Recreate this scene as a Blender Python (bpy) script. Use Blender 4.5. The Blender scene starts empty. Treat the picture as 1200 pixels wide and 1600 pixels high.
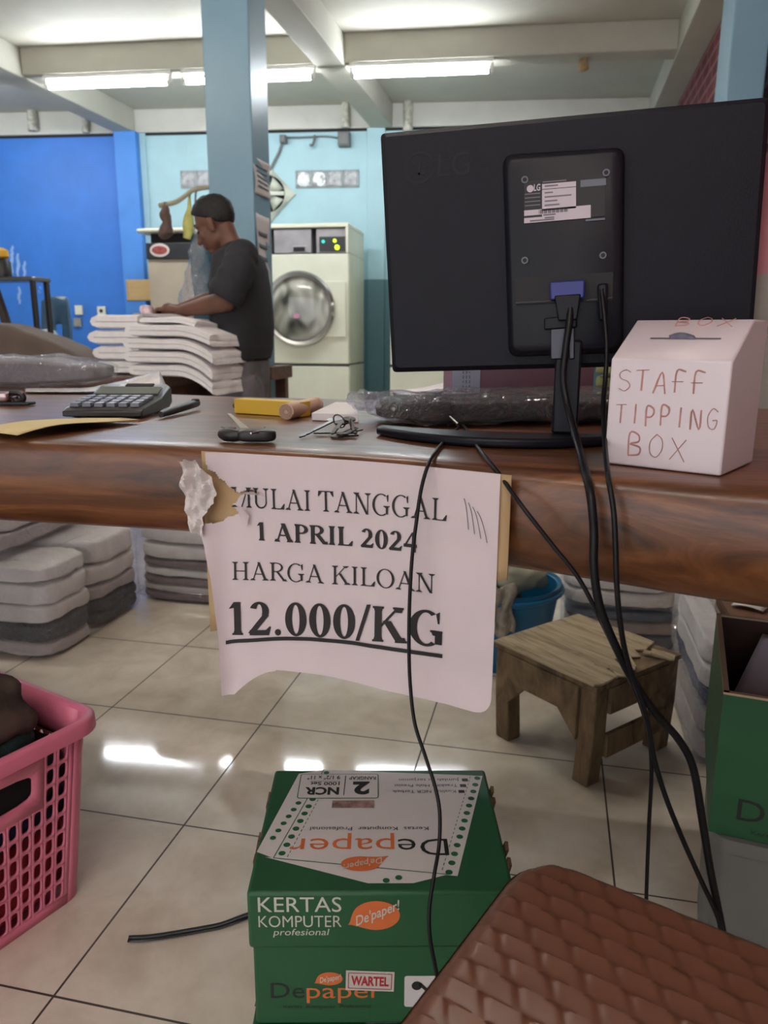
import bpy, bmesh, math, random
from mathutils import Vector, Matrix, noise, Euler

random.seed(7)
SC = bpy.context.scene
COL = SC.collection
PI = math.pi

# ------------------------------------------------------------------ camera
FPX = 1190.0
CX, CY = 600.0, 800.0
EYE = Vector((0, 0, 0.95))


def _ray(x, y):
    return Vector(((x - CX) / FPX, (y - CY) / FPX, 1.0))


_Y = _ray(870, 525).normalized()
_X = -_ray(-4900, 500)
_X = (_X - _Y * _X.dot(_Y)).normalized()
_Z = _X.cross(_Y)


def wray(x, y):
    r = _ray(x, y)
    return Vector((_X.dot(r), _Y.dot(r), _Z.dot(r)))


def at_z(x, y, z):
    r = wray(x, y)
    return EYE + r * ((z - EYE.z) / r.z)


def at_y(x, y, Y):
    r = wray(x, y)
    return EYE + r * (Y / r.y)


def at_x(x, y, X):
    r = wray(x, y)
    return EYE + r * (X / r.x)


def at_plane(x, y, P, n):
    r = wray(x, y)
    return EYE + r * ((Vector(P) - EYE).dot(n) / r.dot(n))


cam_d = bpy.data.cameras.new('camera')
cam = bpy.data.objects.new('camera', cam_d)
COL.objects.link(cam)
cam_d.sensor_fit = 'VERTICAL'
cam_d.sensor_height = 36.0
cam_d.sensor_width = 27.0
cam_d.lens = FPX / 1600.0 * 36.0
cam_d.clip_start = 0.02
cam_d.dof.use_dof = True
cam_d.dof.focus_distance = 0.95
cam_d.dof.aperture_fstop = 8.5
right = Vector((_X[0], _Y[0], _Z[0]))
up = -Vector((_X[1], _Y[1], _Z[1]))
back = -Vector((_X[2], _Y[2], _Z[2]))
cam.matrix_world = Matrix((
    (right.x, up.x, back.x, EYE.x),
    (right.y, up.y, back.y, EYE.y),
    (right.z, up.z, back.z, EYE.z),
    (0, 0, 0, 1)))
SC.camera = cam

# ------------------------------------------------------------------ light
W = bpy.data.worlds.new('room_air')
SC.world = W
W.use_nodes = True
W.node_tree.nodes['Background'].inputs[0].default_value = (0.88, 0.88, 0.92, 1)
W.node_tree.nodes['Background'].inputs[1].default_value = 0.9
TUBE_STRENGTH = 40.0
FRONT_FILL_STRENGTH = 34.0
NEAR_TUBE_STRENGTH = 40.0
SC.view_settings.view_transform = 'Standard'
SC.view_settings.look = 'None'
SC.view_settings.gamma = 1.0
SC.view_settings.use_curve_mapping = False
SC.view_settings.exposure = 1.25


# ------------------------------------------------------------------ materials
def lin(c):
    return tuple(((v / 255.0) / 12.92 if v / 255.0 <= 0.04045 else ((v / 255.0 + 0.055) / 1.055) ** 2.4) for v in c) + (1.0,)


MATS = {}


def mat(name, rgb, rough=0.6, metal=0.0, var=0.10, scale=8.0, bump=0.0, bscale=60.0, stretch=(1, 1, 1), spec=0.5, coat=0.0, emit=None, estr=0.0, subsurf=0.0):
    """principled material whose colour is a small noise variation around rgb (sRGB 0-255)"""
    if name in MATS:
        return MATS[name]
    m = bpy.data.materials.new(name)
    m.use_nodes = True
    nt = m.node_tree
    b = nt.nodes['Principled BSDF']
    c = lin(rgb)
    b.inputs['Roughness'].default_value = rough
    b.inputs['Metallic'].default_value = metal
    b.inputs['Specular IOR Level'].default_value = spec
    if coat:
        b.inputs['Coat Weight'].default_value = coat
        b.inputs['Coat Roughness'].default_value = 0.12
    if emit:
        b.inputs['Emission Color'].default_value = lin(emit)
        b.inputs['Emission Strength'].default_value = estr
    tc = nt.nodes.new('ShaderNodeTexCoord')
    mp = nt.nodes.new('ShaderNodeMapping')
    mp.inputs['Scale'].default_value = stretch
    nt.links.new(tc.outputs['Object'], mp.inputs['Vector'])
    nz = nt.nodes.new('ShaderNodeTexNoise')
    nz.inputs['Scale'].default_value = scale
    nz.inputs['Detail'].default_value = 5
    nt.links.new(mp.outputs[0], nz.inputs['Vector'])
    cr = nt.nodes.new('ShaderNodeValToRGB')
    cr.color_ramp.elements[0].position = 0.3
    cr.color_ramp.elements[1].position = 0.7
    cr.color_ramp.elements[0].color = tuple(max(0, v * (1 - var)) for v in c[:3]) + (1,)
    cr.color_ramp.elements[1].color = tuple(min(1, v * (1 + var)) for v in c[:3]) + (1,)
    nt.links.new(nz.outputs['Fac'], cr.inputs[0])
    nt.links.new(cr.outputs[0], b.inputs['Base Color'])
    if bump:
        n2 = nt.nodes.new('ShaderNodeTexNoise')
        n2.inputs['Scale'].default_value = bscale
        n2.inputs['Detail'].default_value = 4
        nt.links.new(mp.outputs[0], n2.inputs['Vector'])
        bp = nt.nodes.new('ShaderNodeBump')
        bp.inputs['Strength'].default_value = bump
        bp.inputs['Distance'].default_value = 0.01
        nt.links.new(n2.outputs['Fac'], bp.inputs['Height'])
        nt.links.new(bp.outputs[0], b.inputs['Normal'])
    MATS[name] = m
    return m


def plastic_film(name, gloss=0.22, fres=0.38, tint=(240, 240, 245), bscale=35.0, milky=0.08, strength=0.6):
    if name in MATS:
        return MATS[name]
    m = bpy.data.materials.new(name)
    m.use_nodes = True
    nt = m.node_tree
    for n in list(nt.nodes):
        nt.nodes.remove(n)
    out = nt.nodes.new('ShaderNodeOutputMaterial')
    tr = nt.nodes.new('ShaderNodeBsdfTransparent')
    tr.inputs[0].default_value = lin(tint)
    gl = nt.nodes.new('ShaderNodeBsdfGlossy')
    gl.inputs['Roughness'].default_value = 0.07
    gl.inputs['Color'].default_value = (0.95, 0.95, 0.97, 1)
    df = nt.nodes.new('ShaderNodeBsdfDiffuse')
    df.inputs[0].default_value = (0.8, 0.8, 0.82, 1)
    tc = nt.nodes.new('ShaderNodeTexCoord')
    nz = nt.nodes.new('ShaderNodeTexNoise')
    nz.inputs['Scale'].default_value = bscale
    nz.inputs['Detail'].default_value = 3
    nz.inputs['Distortion'].default_value = 1.5
    nt.links.new(tc.outputs['Object'], nz.inputs['Vector'])
    bp = nt.nodes.new('ShaderNodeBump')
    bp.inputs['Strength'].default_value = strength
    bp.inputs['Distance'].default_value = 0.05
    nt.links.new(nz.outputs['Fac'], bp.inputs['Height'])
    nt.links.new(bp.outputs[0], gl.inputs['Normal'])
    lw = nt.nodes.new('ShaderNodeLayerWeight')
    lw.inputs['Blend'].default_value = 0.25
    nt.links.new(bp.outputs[0], lw.inputs['Normal'])
    ad = nt.nodes.new('ShaderNodeMath')
    ad.operation = 'MULTIPLY_ADD'
    ad.inputs[1].default_value = fres
    ad.inputs[2].default_value = gloss * 0.5
    nt.links.new(lw.outputs['Fresnel'], ad.inputs[0])
    m1 = nt.nodes.new('ShaderNodeMixShader')
    nt.links.new(ad.outputs[0], m1.inputs[0])
    nt.links.new(tr.outputs[0], m1.inputs[1])
    nt.links.new(gl.outputs[0], m1.inputs[2])
    m2 = nt.nodes.new('ShaderNodeMixShader')
    m2.inputs[0].default_value = milky
    nt.links.new(m1.outputs[0], m2.inputs[1])
    nt.links.new(df.outputs[0], m2.inputs[2])
    nt.links.new(m2.outputs[0], out.inputs[0])
    MATS[name] = m
    return m


def emitter(name, rgb, s):
    if name in MATS:
        return MATS[name]
    m = bpy.data.materials.new(name)
    m.use_nodes = True
    nt = m.node_tree
    for n in list(nt.nodes):
        nt.nodes.remove(n)
    out = nt.nodes.new('ShaderNodeOutputMaterial')
    e = nt.nodes.new('ShaderNodeEmission')
    e.inputs[0].default_value = lin(rgb)
    e.inputs[1].default_value = s
    nt.links.new(e.outputs[0], out.inputs[0])
    MATS[name] = m
    return m


def N(nt, t, **kw):
    n = nt.nodes.new(t)
    for k, v in kw.items():
        setattr(n, k, v)
    return n


def math_n(nt, op, a, b=None, c=None):
    n = nt.nodes.new('ShaderNodeMath')
    n.operation = op
    for i, v in enumerate((a, b, c)):
        if v is None:
            continue
        if isinstance(v, (int, float)):
            n.inputs[i].default_value = v
        else:
            nt.links.new(v, n.inputs[i])
    return n.outputs[0]


def mix_c(nt, fac, a, b):
    n = nt.nodes.new('ShaderNodeMix')
    n.data_type = 'RGBA'
    if isinstance(fac, (int, float)):
        n.inputs[0].default_value = fac
    else:
        nt.links.new(fac, n.inputs[0])
    for i, v in ((6, a), (7, b)):
        if isinstance(v, tuple):
            n.inputs[i].default_value = v
        else:
            nt.links.new(v, n.inputs[i])
    return n.outputs[2]


def noise_n(nt, vec, scale, detail=5, distortion=0.0, rough=0.5):
    n = nt.nodes.new('ShaderNodeTexNoise')
    n.inputs['Scale'].default_value = scale
    n.inputs['Detail'].default_value = detail
    n.inputs['Distortion'].default_value = distortion
    n.inputs['Roughness'].default_value = rough
    nt.links.new(vec, n.inputs['Vector'])
    return n.outputs['Fac']


def ramp_n(nt, fac, stops):
    n = nt.nodes.new('ShaderNodeValToRGB')
    el = n.color_ramp.elements
    el[0].position, el[0].color = stops[0]
    el[1].position, el[1].color = stops[-1]
    for p, c in stops[1:-1]:
        e = el.new(p)
        e.color = c
    nt.links.new(fac, n.inputs[0])
    return n.outputs[0]


def new_mat(name):
    m = bpy.data.materials.new(name)
    m.use_nodes = True
    nt = m.node_tree
    b = nt.nodes['Principled BSDF']
    tc = nt.nodes.new('ShaderNodeTexCoord')
    return m, nt, b, tc.outputs['Object']


def stretch_n(nt, vec, s):
    mp = nt.nodes.new('ShaderNodeMapping')
    mp.inputs['Scale'].default_value = s
    nt.links.new(vec, mp.inputs['Vector'])
    return mp.outputs[0]


def tile_mat():
    m, nt, b, oc = new_mat('glazed_floor_tile')
    sp = N(nt, 'ShaderNodeSeparateXYZ')
    nt.links.new(oc, sp.inputs[0])
    P = 0.412

    def edge(o, off):
        f = math_n(nt, 'FRACT', math_n(nt, 'MULTIPLY_ADD', o, 1 / P, 40 - off / P))
        d = math_n(nt, 'ABSOLUTE', math_n(nt, 'SUBTRACT', f, 0.5))
        return math_n(nt, 'GREATER_THAN', d, 0.5 - 0.0045)
    g = math_n(nt, 'MAXIMUM', edge(sp.outputs[0], 0.152), edge(sp.outputs[1], 0.805))
    n1 = noise_n(nt, oc, 6.0, 8, 0.35, 0.62)
    n2 = noise_n(nt, oc, 22.0, 4, 0.6)
    base = ramp_n(nt, n1, [(0.32, lin((204, 194, 176))), (0.52, lin((226, 218, 202))), (0.72, lin((241, 237, 225)))])
    base = mix_c(nt, math_n(nt, 'MULTIPLY', n2, 0.25), base, lin((212, 203, 186)))
    col = mix_c(nt, g, base, lin((70, 62, 54)))
    nt.links.new(col, b.inputs['Base Color'])
    nt.links.new(math_n(nt, 'MULTIPLY_ADD', g, 0.5, 0.06), b.inputs['Roughness'])
    b.inputs['Specular IOR Level'].default_value = 0.55
    bp = N(nt, 'ShaderNodeBump')
    bp.inputs['Strength'].default_value = 0.6
    bp.inputs['Distance'].default_value = 0.002
    hh = math_n(nt, 'MULTIPLY_ADD', g, -1.0, math_n(nt, 'MULTIPLY', n1, 0.12))
    nt.links.new(hh, bp.inputs['Height'])
    nt.links.new(bp.outputs[0], b.inputs['Normal'])
    return m


def wood_mat(name, dark, mid, light, st=(1.2, 14, 14), rough=0.3, coat=0.4, bump=0.15, scale=2.0):
    m, nt, b, oc = new_mat(name)
    v = stretch_n(nt, oc, st)
    n1 = noise_n(nt, v, scale, 8, 1.6, 0.6)
    n2 = noise_n(nt, stretch_n(nt, oc, (2.5, 3.5, 6)), 1.6, 3, 0.8)
    c = ramp_n(nt, n1, [(0.3, lin(dark)), (0.5, lin(mid)), (0.72, lin(light))])
    c = mix_c(nt, math_n(nt, 'MULTIPLY', n2, 0.45), c, lin(dark))
    nt.links.new(c, b.inputs['Base Color'])
    b.inputs['Roughness'].default_value = rough
    b.inputs['Coat Weight'].default_value = coat
    b.inputs['Coat Roughness'].default_value = 0.2
    bp = N(nt, 'ShaderNodeBump')
    bp.inputs['Strength'].default_value = bump
    bp.inputs['Distance'].default_value = 0.01
    nt.links.new(n1, bp.inputs['Height'])
    nt.links.new(bp.outputs[0], b.inputs['Normal'])
    return m


def paint_mat(name, top, low=None, split=0.0, rough=0.55, dirt=0.12, bump=0.12):
    """wall paint with weathering; optional second colour below height split"""
    m, nt, b, oc = new_mat(name)
    n1 = noise_n(nt, oc, 2.2, 7, 0.8, 0.62)
    n2 = noise_n(nt, stretch_n(nt, oc, (3, 3, 0.5)), 3.0, 5, 0.3)
    t = lin(top)
    c = ramp_n(nt, n1, [(0.3, tuple(v * (1 - dirt) for v in t[:3]) + (1,)), (0.7, tuple(min(1, v * (1 + dirt * 0.6)) for v in t[:3]) + (1,))])
    c = mix_c(nt, math_n(nt, 'MULTIPLY', n2, 0.18), c, tuple(v * 0.75 for v in t[:3]) + (1,))
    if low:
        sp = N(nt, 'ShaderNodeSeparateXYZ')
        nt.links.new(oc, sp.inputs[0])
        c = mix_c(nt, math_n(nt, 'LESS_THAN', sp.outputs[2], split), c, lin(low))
    nt.links.new(c, b.inputs['Base Color'])
    b.inputs['Roughness'].default_value = rough
    bp = N(nt, 'ShaderNodeBump')
    bp.inputs['Strength'].default_value = bump
    bp.inputs['Distance'].default_value = 0.02
    nt.links.new(noise_n(nt, oc, 9.0, 6), bp.inputs['Height'])
    nt.links.new(bp.outputs[0], b.inputs['Normal'])
    return m


# ------------------------------------------------------------------ mesh builder
class MB:
    def __init__(self, M=None):
        self.v, self.f, self.m = [], [], []
        self.M = M or Matrix.Identity(4)

    def add(self, vs, fs, mi=0):
        o = len(self.v)
        self.v += [self.M @ Vector(p) for p in vs]
        self.f += [tuple(i + o for i in q) for q in fs]
        self.m += [mi] * len(fs)

    def box(self, c, s, mi=0, rot=None, taper=1.0):
        R = rot.to_matrix() if isinstance(rot, Euler) else (rot or Matrix.Identity(3))
        vs = []
        for dz in (-1, 1):
            k = taper if dz > 0 else 1.0
            for dx, dy in ((-1, -1), (1, -1), (1, 1), (-1, 1)):
                vs.append(Vector(c) + R @ Vector((dx * s[0] / 2 * k, dy * s[1] / 2 * k, dz * s[2] / 2)))
        self.add(vs, [(3, 2, 1, 0), (4, 5, 6, 7), (0, 1, 5, 4), (1, 2, 6, 5), (2, 3, 7, 6), (3, 0, 4, 7)], mi)

    def prism(self, pts, z0, z1, mi=0):
        n = len(pts)
        self.add([(p[0], p[1], z0) for p in pts] + [(p[0], p[1], z1) for p in pts],
                 [tuple(range(n - 1, -1, -1)), tuple(range(n, 2 * n))] + [(i, (i + 1) % n, n + (i + 1) % n, n + i) for i in range(n)], mi)

    def loft(self, rings, mi=0, caps=True, closed=True):
        n = len(rings[0])
        vs = [p for r in rings for p in r]
        fs = []
        for k in range(len(rings) - 1):
            for i in range(n if closed else n - 1):
                j = (i + 1) % n
                fs.append((k * n + i, k * n + j, (k + 1) * n + j, (k + 1) * n + i))
        if caps and closed:
            fs.append(tuple(range(n - 1, -1, -1)))
            fs.append(tuple((len(rings) - 1) * n + i for i in range(n)))
        self.add(vs, fs, mi)

    def tube(self, pts, r, seg=8, mi=0, caps=True, flat=1.0):
        pts = [Vector(p) for p in pts]
        rs = r if isinstance(r, (list, tuple)) else [r] * len(pts)
        rings = []
        prev = None
        for i, p in enumerate(pts):
            t = (pts[min(i + 1, len(pts) - 1)] - pts[max(i - 1, 0)]).normalized()
            if prev is None:
                a = Vector((0, 0, 1)) if abs(t.z) < 0.9 else Vector((0, 1, 0))
                u = t.cross(a).normalized()
            else:
                u = (prev - t * prev.dot(t)).normalized()
            prev = u
            w = t.cross(u)
            rings.append([p + u * math.cos(2 * PI * k / seg) * rs[i] + w * math.sin(2 * PI * k / seg) * rs[i] * flat for k in range(seg)])
        self.loft(rings, mi, caps)

    def cyl(self, p0, p1, r0, r1=None, seg=20, mi=0):
        self.tube([p0, p1], [r0, r0 if r1 is None else r1], seg, mi)

    def lathe(self, prof, c=(0, 0, 0), seg=28, mi=0, sx=1.0, sy=1.0):
        rings = [[Vector(c) + Vector((r * math.cos(2 * PI * k / seg) * sx, r * math.sin(2 * PI * k / seg) * sy, z)) for k in range(seg)] for r, z in prof]
        self.loft(rings, mi, caps=True)

    def ell(self, c, r, mi=0, nu=20, nv=12, rot=None):
        R = rot.to_matrix() if isinstance(rot, Euler) else (rot or Matrix.Identity(3))
        rings = []
        for j in range(nv + 1):
            a = -PI / 2 + PI * j / nv
            a = max(-PI / 2 + 0.02, min(PI / 2 - 0.02, a))
            rings.append([Vector(c) + R @ Vector((r[0] * math.cos(a) * math.cos(2 * PI * i / nu), r[1] * math.cos(a) * math.sin(2 * PI * i / nu), r[2] * math.sin(a))) for i in range(nu)])
        self.loft(rings, mi)

    def sbox(self, c, s, e=0.3, nu=48, nv=20, amp=0.0, freq=8.0, mi=0, rot=None, seed=0, rows=0, rowamp=0.0, fn=None):
        """soft box (superellipsoid) with crumple noise and optional stacked-layer ripples"""
        R = rot.to_matrix() if isinstance(rot, Euler) else (rot or Matrix.Identity(3))

        def sg(v, p):
            return math.copysign(abs(v) ** p, v)
        rings = []
        for j in range(nv + 1):
            a = -PI / 2 + PI * j / nv
            a = max(-PI / 2 + 0.03, min(PI / 2 - 0.03, a))
            ring = []
            for i in range(nu):
                t = 2 * PI * i / nu
                d = Vector((sg(math.cos(a), e) * sg(math.cos(t), e), sg(math.cos(a), e) * sg(math.sin(t), e), sg(math.sin(a), e)))
                p = Vector((d.x * s[0] / 2, d.y * s[1] / 2, d.z * s[2] / 2))
                k = 0.0
                if amp:
                    k += amp * noise.noise((p + Vector((seed * 3.1, seed * 1.7, seed))) * freq) + amp * 0.4 * noise.noise((p + Vector((seed, 0, 5))) * freq * 2.7)
                if rows:
                    k -= rowamp * abs(math.cos(PI * (p.z / s[2] + 0.5) * rows)) ** 6
                nn = Vector((d.x, d.y, d.z))
                if nn.length > 1e-6:
                    nn.normalize()
                p = p + nn * k
                if fn:
                    p = fn(p)
                ring.append(Vector(c) + R @ p)
            rings.append(ring)
        self.loft(rings, mi)

    def grid(self, fn, nu, nv, mi=0, skip=None):
        vs = [fn(i / nu, j / nv) for j in range(nv + 1) for i in range(nu + 1)]
        fs = []
        for j in range(nv):
            for i in range(nu):
                if skip and skip((i + 0.5) / nu, (j + 0.5) / nv):
                    continue
                o = j * (nu + 1) + i
                fs.append((o, o + 1, o + nu + 2, o + nu + 1))
        self.add(vs, fs, mi)

    def poly(self, pts, mi=0):
        self.add(pts, [tuple(range(len(pts)))], mi)

    def build(self, name, mats, parent=None, loc=None, rot=0.0, world=False, smooth=40, bevel=0.0, bseg=2, subsurf=0, solid=0.0, solid_off=0.0, mods=None, props=None):
        me = bpy.data.meshes.new(name)
        o = bpy.data.objects.new(name, me)
        COL.objects.link(o)
        if loc is not None:
            o.location = loc
            o.rotation_euler = (0, 0, rot)
        if parent is not None:
            o.parent = parent
        vs = self.v
        if world:
            Mw = Matrix.LocRotScale(o.location, o.rotation_euler, None)
            p = parent
            while p is not None:
                Mw = Matrix.LocRotScale(p.location, p.rotation_euler, None) @ Mw
                p = p.parent
            inv = Mw.inverted()
            vs = [inv @ q for q in vs]
        me.from_pydata([tuple(q) for q in vs], [], self.f)
        mats = mats if isinstance(mats, (list, tuple)) else [mats]
        for m in mats:
            me.materials.append(m)
        me.polygons.foreach_set('material_index', self.m)
        bm = bmesh.new()
        bm.from_mesh(me)
        bmesh.ops.recalc_face_normals(bm, faces=bm.faces)
        bm.to_mesh(me)
        bm.free()
        if smooth:
            me.shade_smooth()
            me.set_sharp_from_angle(angle=math.radians(smooth))
        me.update()
        if solid:
            md = o.modifiers.new('solid', 'SOLIDIFY')
            md.thickness = solid
            md.offset = solid_off
        if bevel:
            md = o.modifiers.new('bevel', 'BEVEL')
            md.width = bevel
            md.segments = bseg
            md.limit_method = 'ANGLE'
            md.angle_limit = math.radians(50)
            md.harden_normals = False
        if subsurf:
            md = o.modifiers.new('sub', 'SUBSURF')
            md.levels = md.render_levels = subsurf
        for k, v in (props or {}).items():
            o[k] = v
        return o


def tag(o, label, cat, group=None, kind=None):
    o['label'] = label
    o['category'] = cat
    if group:
        o['group'] = group
    if kind:
        o['kind'] = kind
    return o


def thing(name, label, cat, loc=(0, 0, 0), rot=0.0, group=None):
    o = bpy.data.objects.new(name, None)
    o.empty_display_size = 0.05
    COL.objects.link(o)
    o.location = loc
    o.rotation_euler = (0, 0, rot)
    return tag(o, label, cat, group)


def struct(mb, name, m, **kw):
    o = mb.build(name, m, **kw)
    o['kind'] = 'structure'
    return o


def dup(root, loc, rot, label=None, group=None):
    kids = [c for c in COL.objects if c.parent == root]
    r = root.copy()
    COL.objects.link(r)
    r.location = loc
    r.rotation_euler = (0, 0, rot)
    if label:
        r['label'] = label
    if group:
        r['group'] = group
    for c in kids:
        g = [x for x in COL.objects if x.parent == c]
        k = c.copy()
        COL.objects.link(k)
        k.parent = r
        for x in g:
            y = x.copy()
            COL.objects.link(y)
            y.parent = k
    return r


def catmull(pts, n=10):
    pts = [Vector(p) for p in pts]
    P = [pts[0] * 2 - pts[1]] + pts + [pts[-1] * 2 - pts[-2]]
    out = []
    for i in range(1, len(P) - 2):
        for k in range(n):
            t = k / n
            a, b, c, d = P[i - 1], P[i], P[i + 1], P[i + 2]
            out.append(0.5 * ((2 * b) + (c - a) * t + (2 * a - 5 * b + 4 * c - d) * t * t + (3 * b - a - 3 * c + d) * t ** 3))
    out.append(pts[-1])
    return out


def rrect(w, h, r, n=5):
    out = []
    for cx, cy, a0 in ((w / 2 - r, h / 2 - r, 0), (-w / 2 + r, h / 2 - r, 90), (-w / 2 + r, -h / 2 + r, 180), (w / 2 - r, -h / 2 + r, 270)):
        for k in range(n + 1):
            a = math.radians(a0 + 90 * k / n)
            out.append((cx + r * math.cos(a), cy + r * math.sin(a)))
    return out


# ------------------------------------------------------------------ lettering
_tc = {}


def text2d(s, bold=0.0):
    """flat letters from Blender's built-in typeface -> (points, faces, cap height)"""
    k = (s, bold)
    if k in _tc:
        return _tc[k]
    cu = bpy.data.curves.new('txt', 'FONT')
    cu.body = s
    cu.offset = bold
    cu.resolution_u = 3
    ob = bpy.data.objects.new('txt', cu)
    COL.objects.link(ob)
    bpy.context.view_layer.update()
    dg = bpy.context.evaluated_depsgraph_get()
    me = bpy.data.meshes.new_from_object(ob.evaluated_get(dg))
    vs = [(v.co.x, v.co.y) for v in me.vertices]
    fs = [tuple(p.vertices) for p in me.polygons]
    bpy.data.objects.remove(ob)
    bpy.data.curves.remove(cu)
    bpy.data.meshes.remove(me)
    _tc[k] = (vs, fs)
    return _tc[k]


_H = text2d('H')
CAP = max(p[1] for p in _H[0])


def put_text(mb, s, x0, x1, y0, cap, fr, mi=0, bold=0.0, y1=None, ital=0.0):
    """letters fitted between x0..x1 with baseline y0 (to y1); fr maps (u,v)->point"""
    vs, fs = text2d(s, bold)
    xs = [p[0] for p in vs]
    a, b = min(xs), max(xs)
    y1 = y0 if y1 is None else y1
    out = []
    for x, y in vs:
        t = (x - a) / (b - a)
        yy = y / CAP * cap
        out.append(fr(x0 + (x1 - x0) * t + ital * yy, y0 + (y1 - y0) * t + yy))
    mb.add(out, fs, mi)


def frame(o, u, v, off=0.0):
    o, u, v = Vector(o), Vector(u).normalized(), Vector(v).normalized()
    n = u.cross(v)

    def fr(a, b, d=0.0):
        return o + u * a + v * b + n * (off + d)
    return fr


# serif letters, unit cap height ------------------------------------------------
def serif_glyph(ch, T, t):
    P = []

    def rect(x0, y0, x1, y1):
        P.append([(x0, y0), (x1, y0), (x1, y1), (x0, y1)])

    def bar(x0, y0, x1, y1, w):
        P.append([(x0 - w / 2, y0), (x0 + w / 2, y0), (x1 + w / 2, y1), (x1 - w / 2, y1)])

    def foot(x, y, w=0.17, d=1):
        rect(x - w, min(y, y + d * t * 0.8), x + w, max(y, y + d * t * 0.8))
        P.append([(x - w * 0.8, y + d * t * 0.8), (x + w * 0.8, y + d * t * 0.8), (x + T * 0.5, y + d * t * 2.0), (x - T * 0.5, y + d * t * 2.0)])

    def stem(x, y0=0, y1=1, w=None, fo=3):
        w = w or T
        rect(x - w / 2, y0, x + w / 2, y1)
        if fo & 1:
            foot(x, y0)
        if fo & 2:
            foot(x, y1, d=-1)

    def ring(cx, cy, rx, ry, tx, ty, a0=0, a1=360, n=28):
        for k in range(n):
            q = []
            for j, inner in ((k, 0), (k + 1, 0), (k + 1, 1), (k, 1)):
                a = math.radians(a0 + (a1 - a0) * j / n)
                q.append((cx + (rx - tx * inner) * math.cos(a), cy + (ry - ty * inner) * math.sin(a)))
            P.append(q)
    w = 0.5
    if ch == 'I':
        stem(0.24)
        w = 0.48
    elif ch == 'L':
        stem(0.26)
        rect(0.26, 0, 0.86, t)
        P.append([(0.86, 0), (0.90, 0.28), (0.85, 0.28), (0.66, t)])
        w = 0.93
    elif ch == 'T':
        stem(0.46, fo=1)
        rect(0.03, 1 - t, 0.89, 1)
        P.append([(0.03, 1), (0.22, 1 - t), (0.06, 0.74), (0.01, 0.74)])
        P.append([(0.89, 1), (0.70, 1 - t), (0.86, 0.74), (0.91, 0.74)])
        w = 0.92
    elif ch == 'H':
        stem(0.24)
        stem(0.86)
        rect(0.24, 0.5 - t / 2, 0.86, 0.5 + t / 2)
        w = 1.09
    elif ch == 'A':
        bar(0.18, 0, 0.53, 1.0, t * 1.2)
        bar(0.90, 0, 0.51, 1.0, T * 1.1)
        rect(0.30, 0.32, 0.78, 0.32 + t)
        foot(0.17, 0, 0.15)
        foot(0.90, 0, 0.18)
        w = 1.08
    elif ch == 'M':
        stem(0.22, w=t * 1.2)
        bar(0.28, 1, 0.66, 0.02, T * 1.1)
        bar(0.66, 0.02, 1.08, 1, t * 1.2)
        stem(1.12, w=T)
        w = 1.34
    elif ch == 'N':
        stem(0.22, w=t * 1.2)
        bar(0.24, 1, 0.86, 0, T * 1.15)
        stem(0.88, w=t * 1.2, fo=2)
        w = 1.08
    elif ch == 'U':
        stem(0.24, 0.32, 1, fo=2)
        stem(0.86, 0.32, 1, w=t * 1.2, fo=2)
        ring(0.535, 0.34, 0.365, 0.355, T, t * 1.5, 180, 300)
        ring(0.535, 0.34, 0.365, 0.355, t * 1.4, t * 1.5, 300, 360)
        w = 1.08
    elif ch == 'G':
        ring(0.56, 0.5, 0.50, 0.52, T * 1.1, t, 55, 305)
        P.append([(0.85, 0.93), (0.96, 1.0), (0.95, 0.66), (0.90, 0.66)])
        rect(0.82, 0.07, 0.82 + T, 0.44)
        foot(0.86, 0.46, 0.18, -1)
        w = 1.10
    elif ch in 'PR':
        stem(0.24)
        ring(0.42, 0.74, 0.42, 0.26, T, t, -90, 90)
        rect(0.24, 1 - t, 0.44, 1)
        rect(0.24, 0.48, 0.44, 0.48 + t)
        w = 0.86
        if ch == 'R':
            bar(0.92, 0, 0.50, 0.50, T * 1.2)
            foot(0.94, 0, 0.13)
            w = 1.04
    elif ch == 'K':
        stem(0.24)
        bar(0.30, 0.42, 0.84, 1, t * 1.3)
        bar(0.92, 0, 0.50, 0.60, T * 1.2)
        foot(0.84, 1, 0.16, -1)
        foot(0.93, 0, 0.18)
        w = 1.10
    elif ch == 'O':
        ring(0.54, 0.5, 0.50, 0.52, T * 1.1, t, n=40)
        w = 1.08
    elif ch == '0':
        ring(0.38, 0.5, 0.34, 0.51, T * 1.05, t, n=36)
        w = 0.76
    elif ch == '1':
        stem(0.42, fo=1)
        P.append([(0.42 - T / 2, 1.0), (0.42 + T / 2, 1.0), (0.42 - T / 2, 0.82), (0.16, 0.80)])
        w = 0.76
    elif ch == '2':
        ring(0.36, 0.72, 0.30, 0.29, T, t, -35, 160)
        bar(0.10, 0.06, 0.56, 0.60, T * 1.0)
        rect(0.05, 0, 0.66, T * 0.75)
        P.append([(0.66, 0), (0.72, 0.26), (0.67, 0.26), (0.56, T * 0.75)])
        w = 0.76
    elif ch == '4':
        rect(0.46, 0, 0.46 + T, 1)
        bar(0.07, 0.26, 0.50, 1, t * 1.3)
        rect(0.03, 0.24, 0.72, 0.24 + T * 0.8)
        w = 0.76
    elif ch == '.':
        ring(0.18, 0.09, 0.10, 0.10, 0.0999, 0.0999, n=14)
        w = 0.38
    elif ch == '/':
        bar(0.03, -0.03, 0.37, 1.03, t * 1.6)
        w = 0.42
    elif ch == ' ':
        w = 0.38
    return P, w


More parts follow.
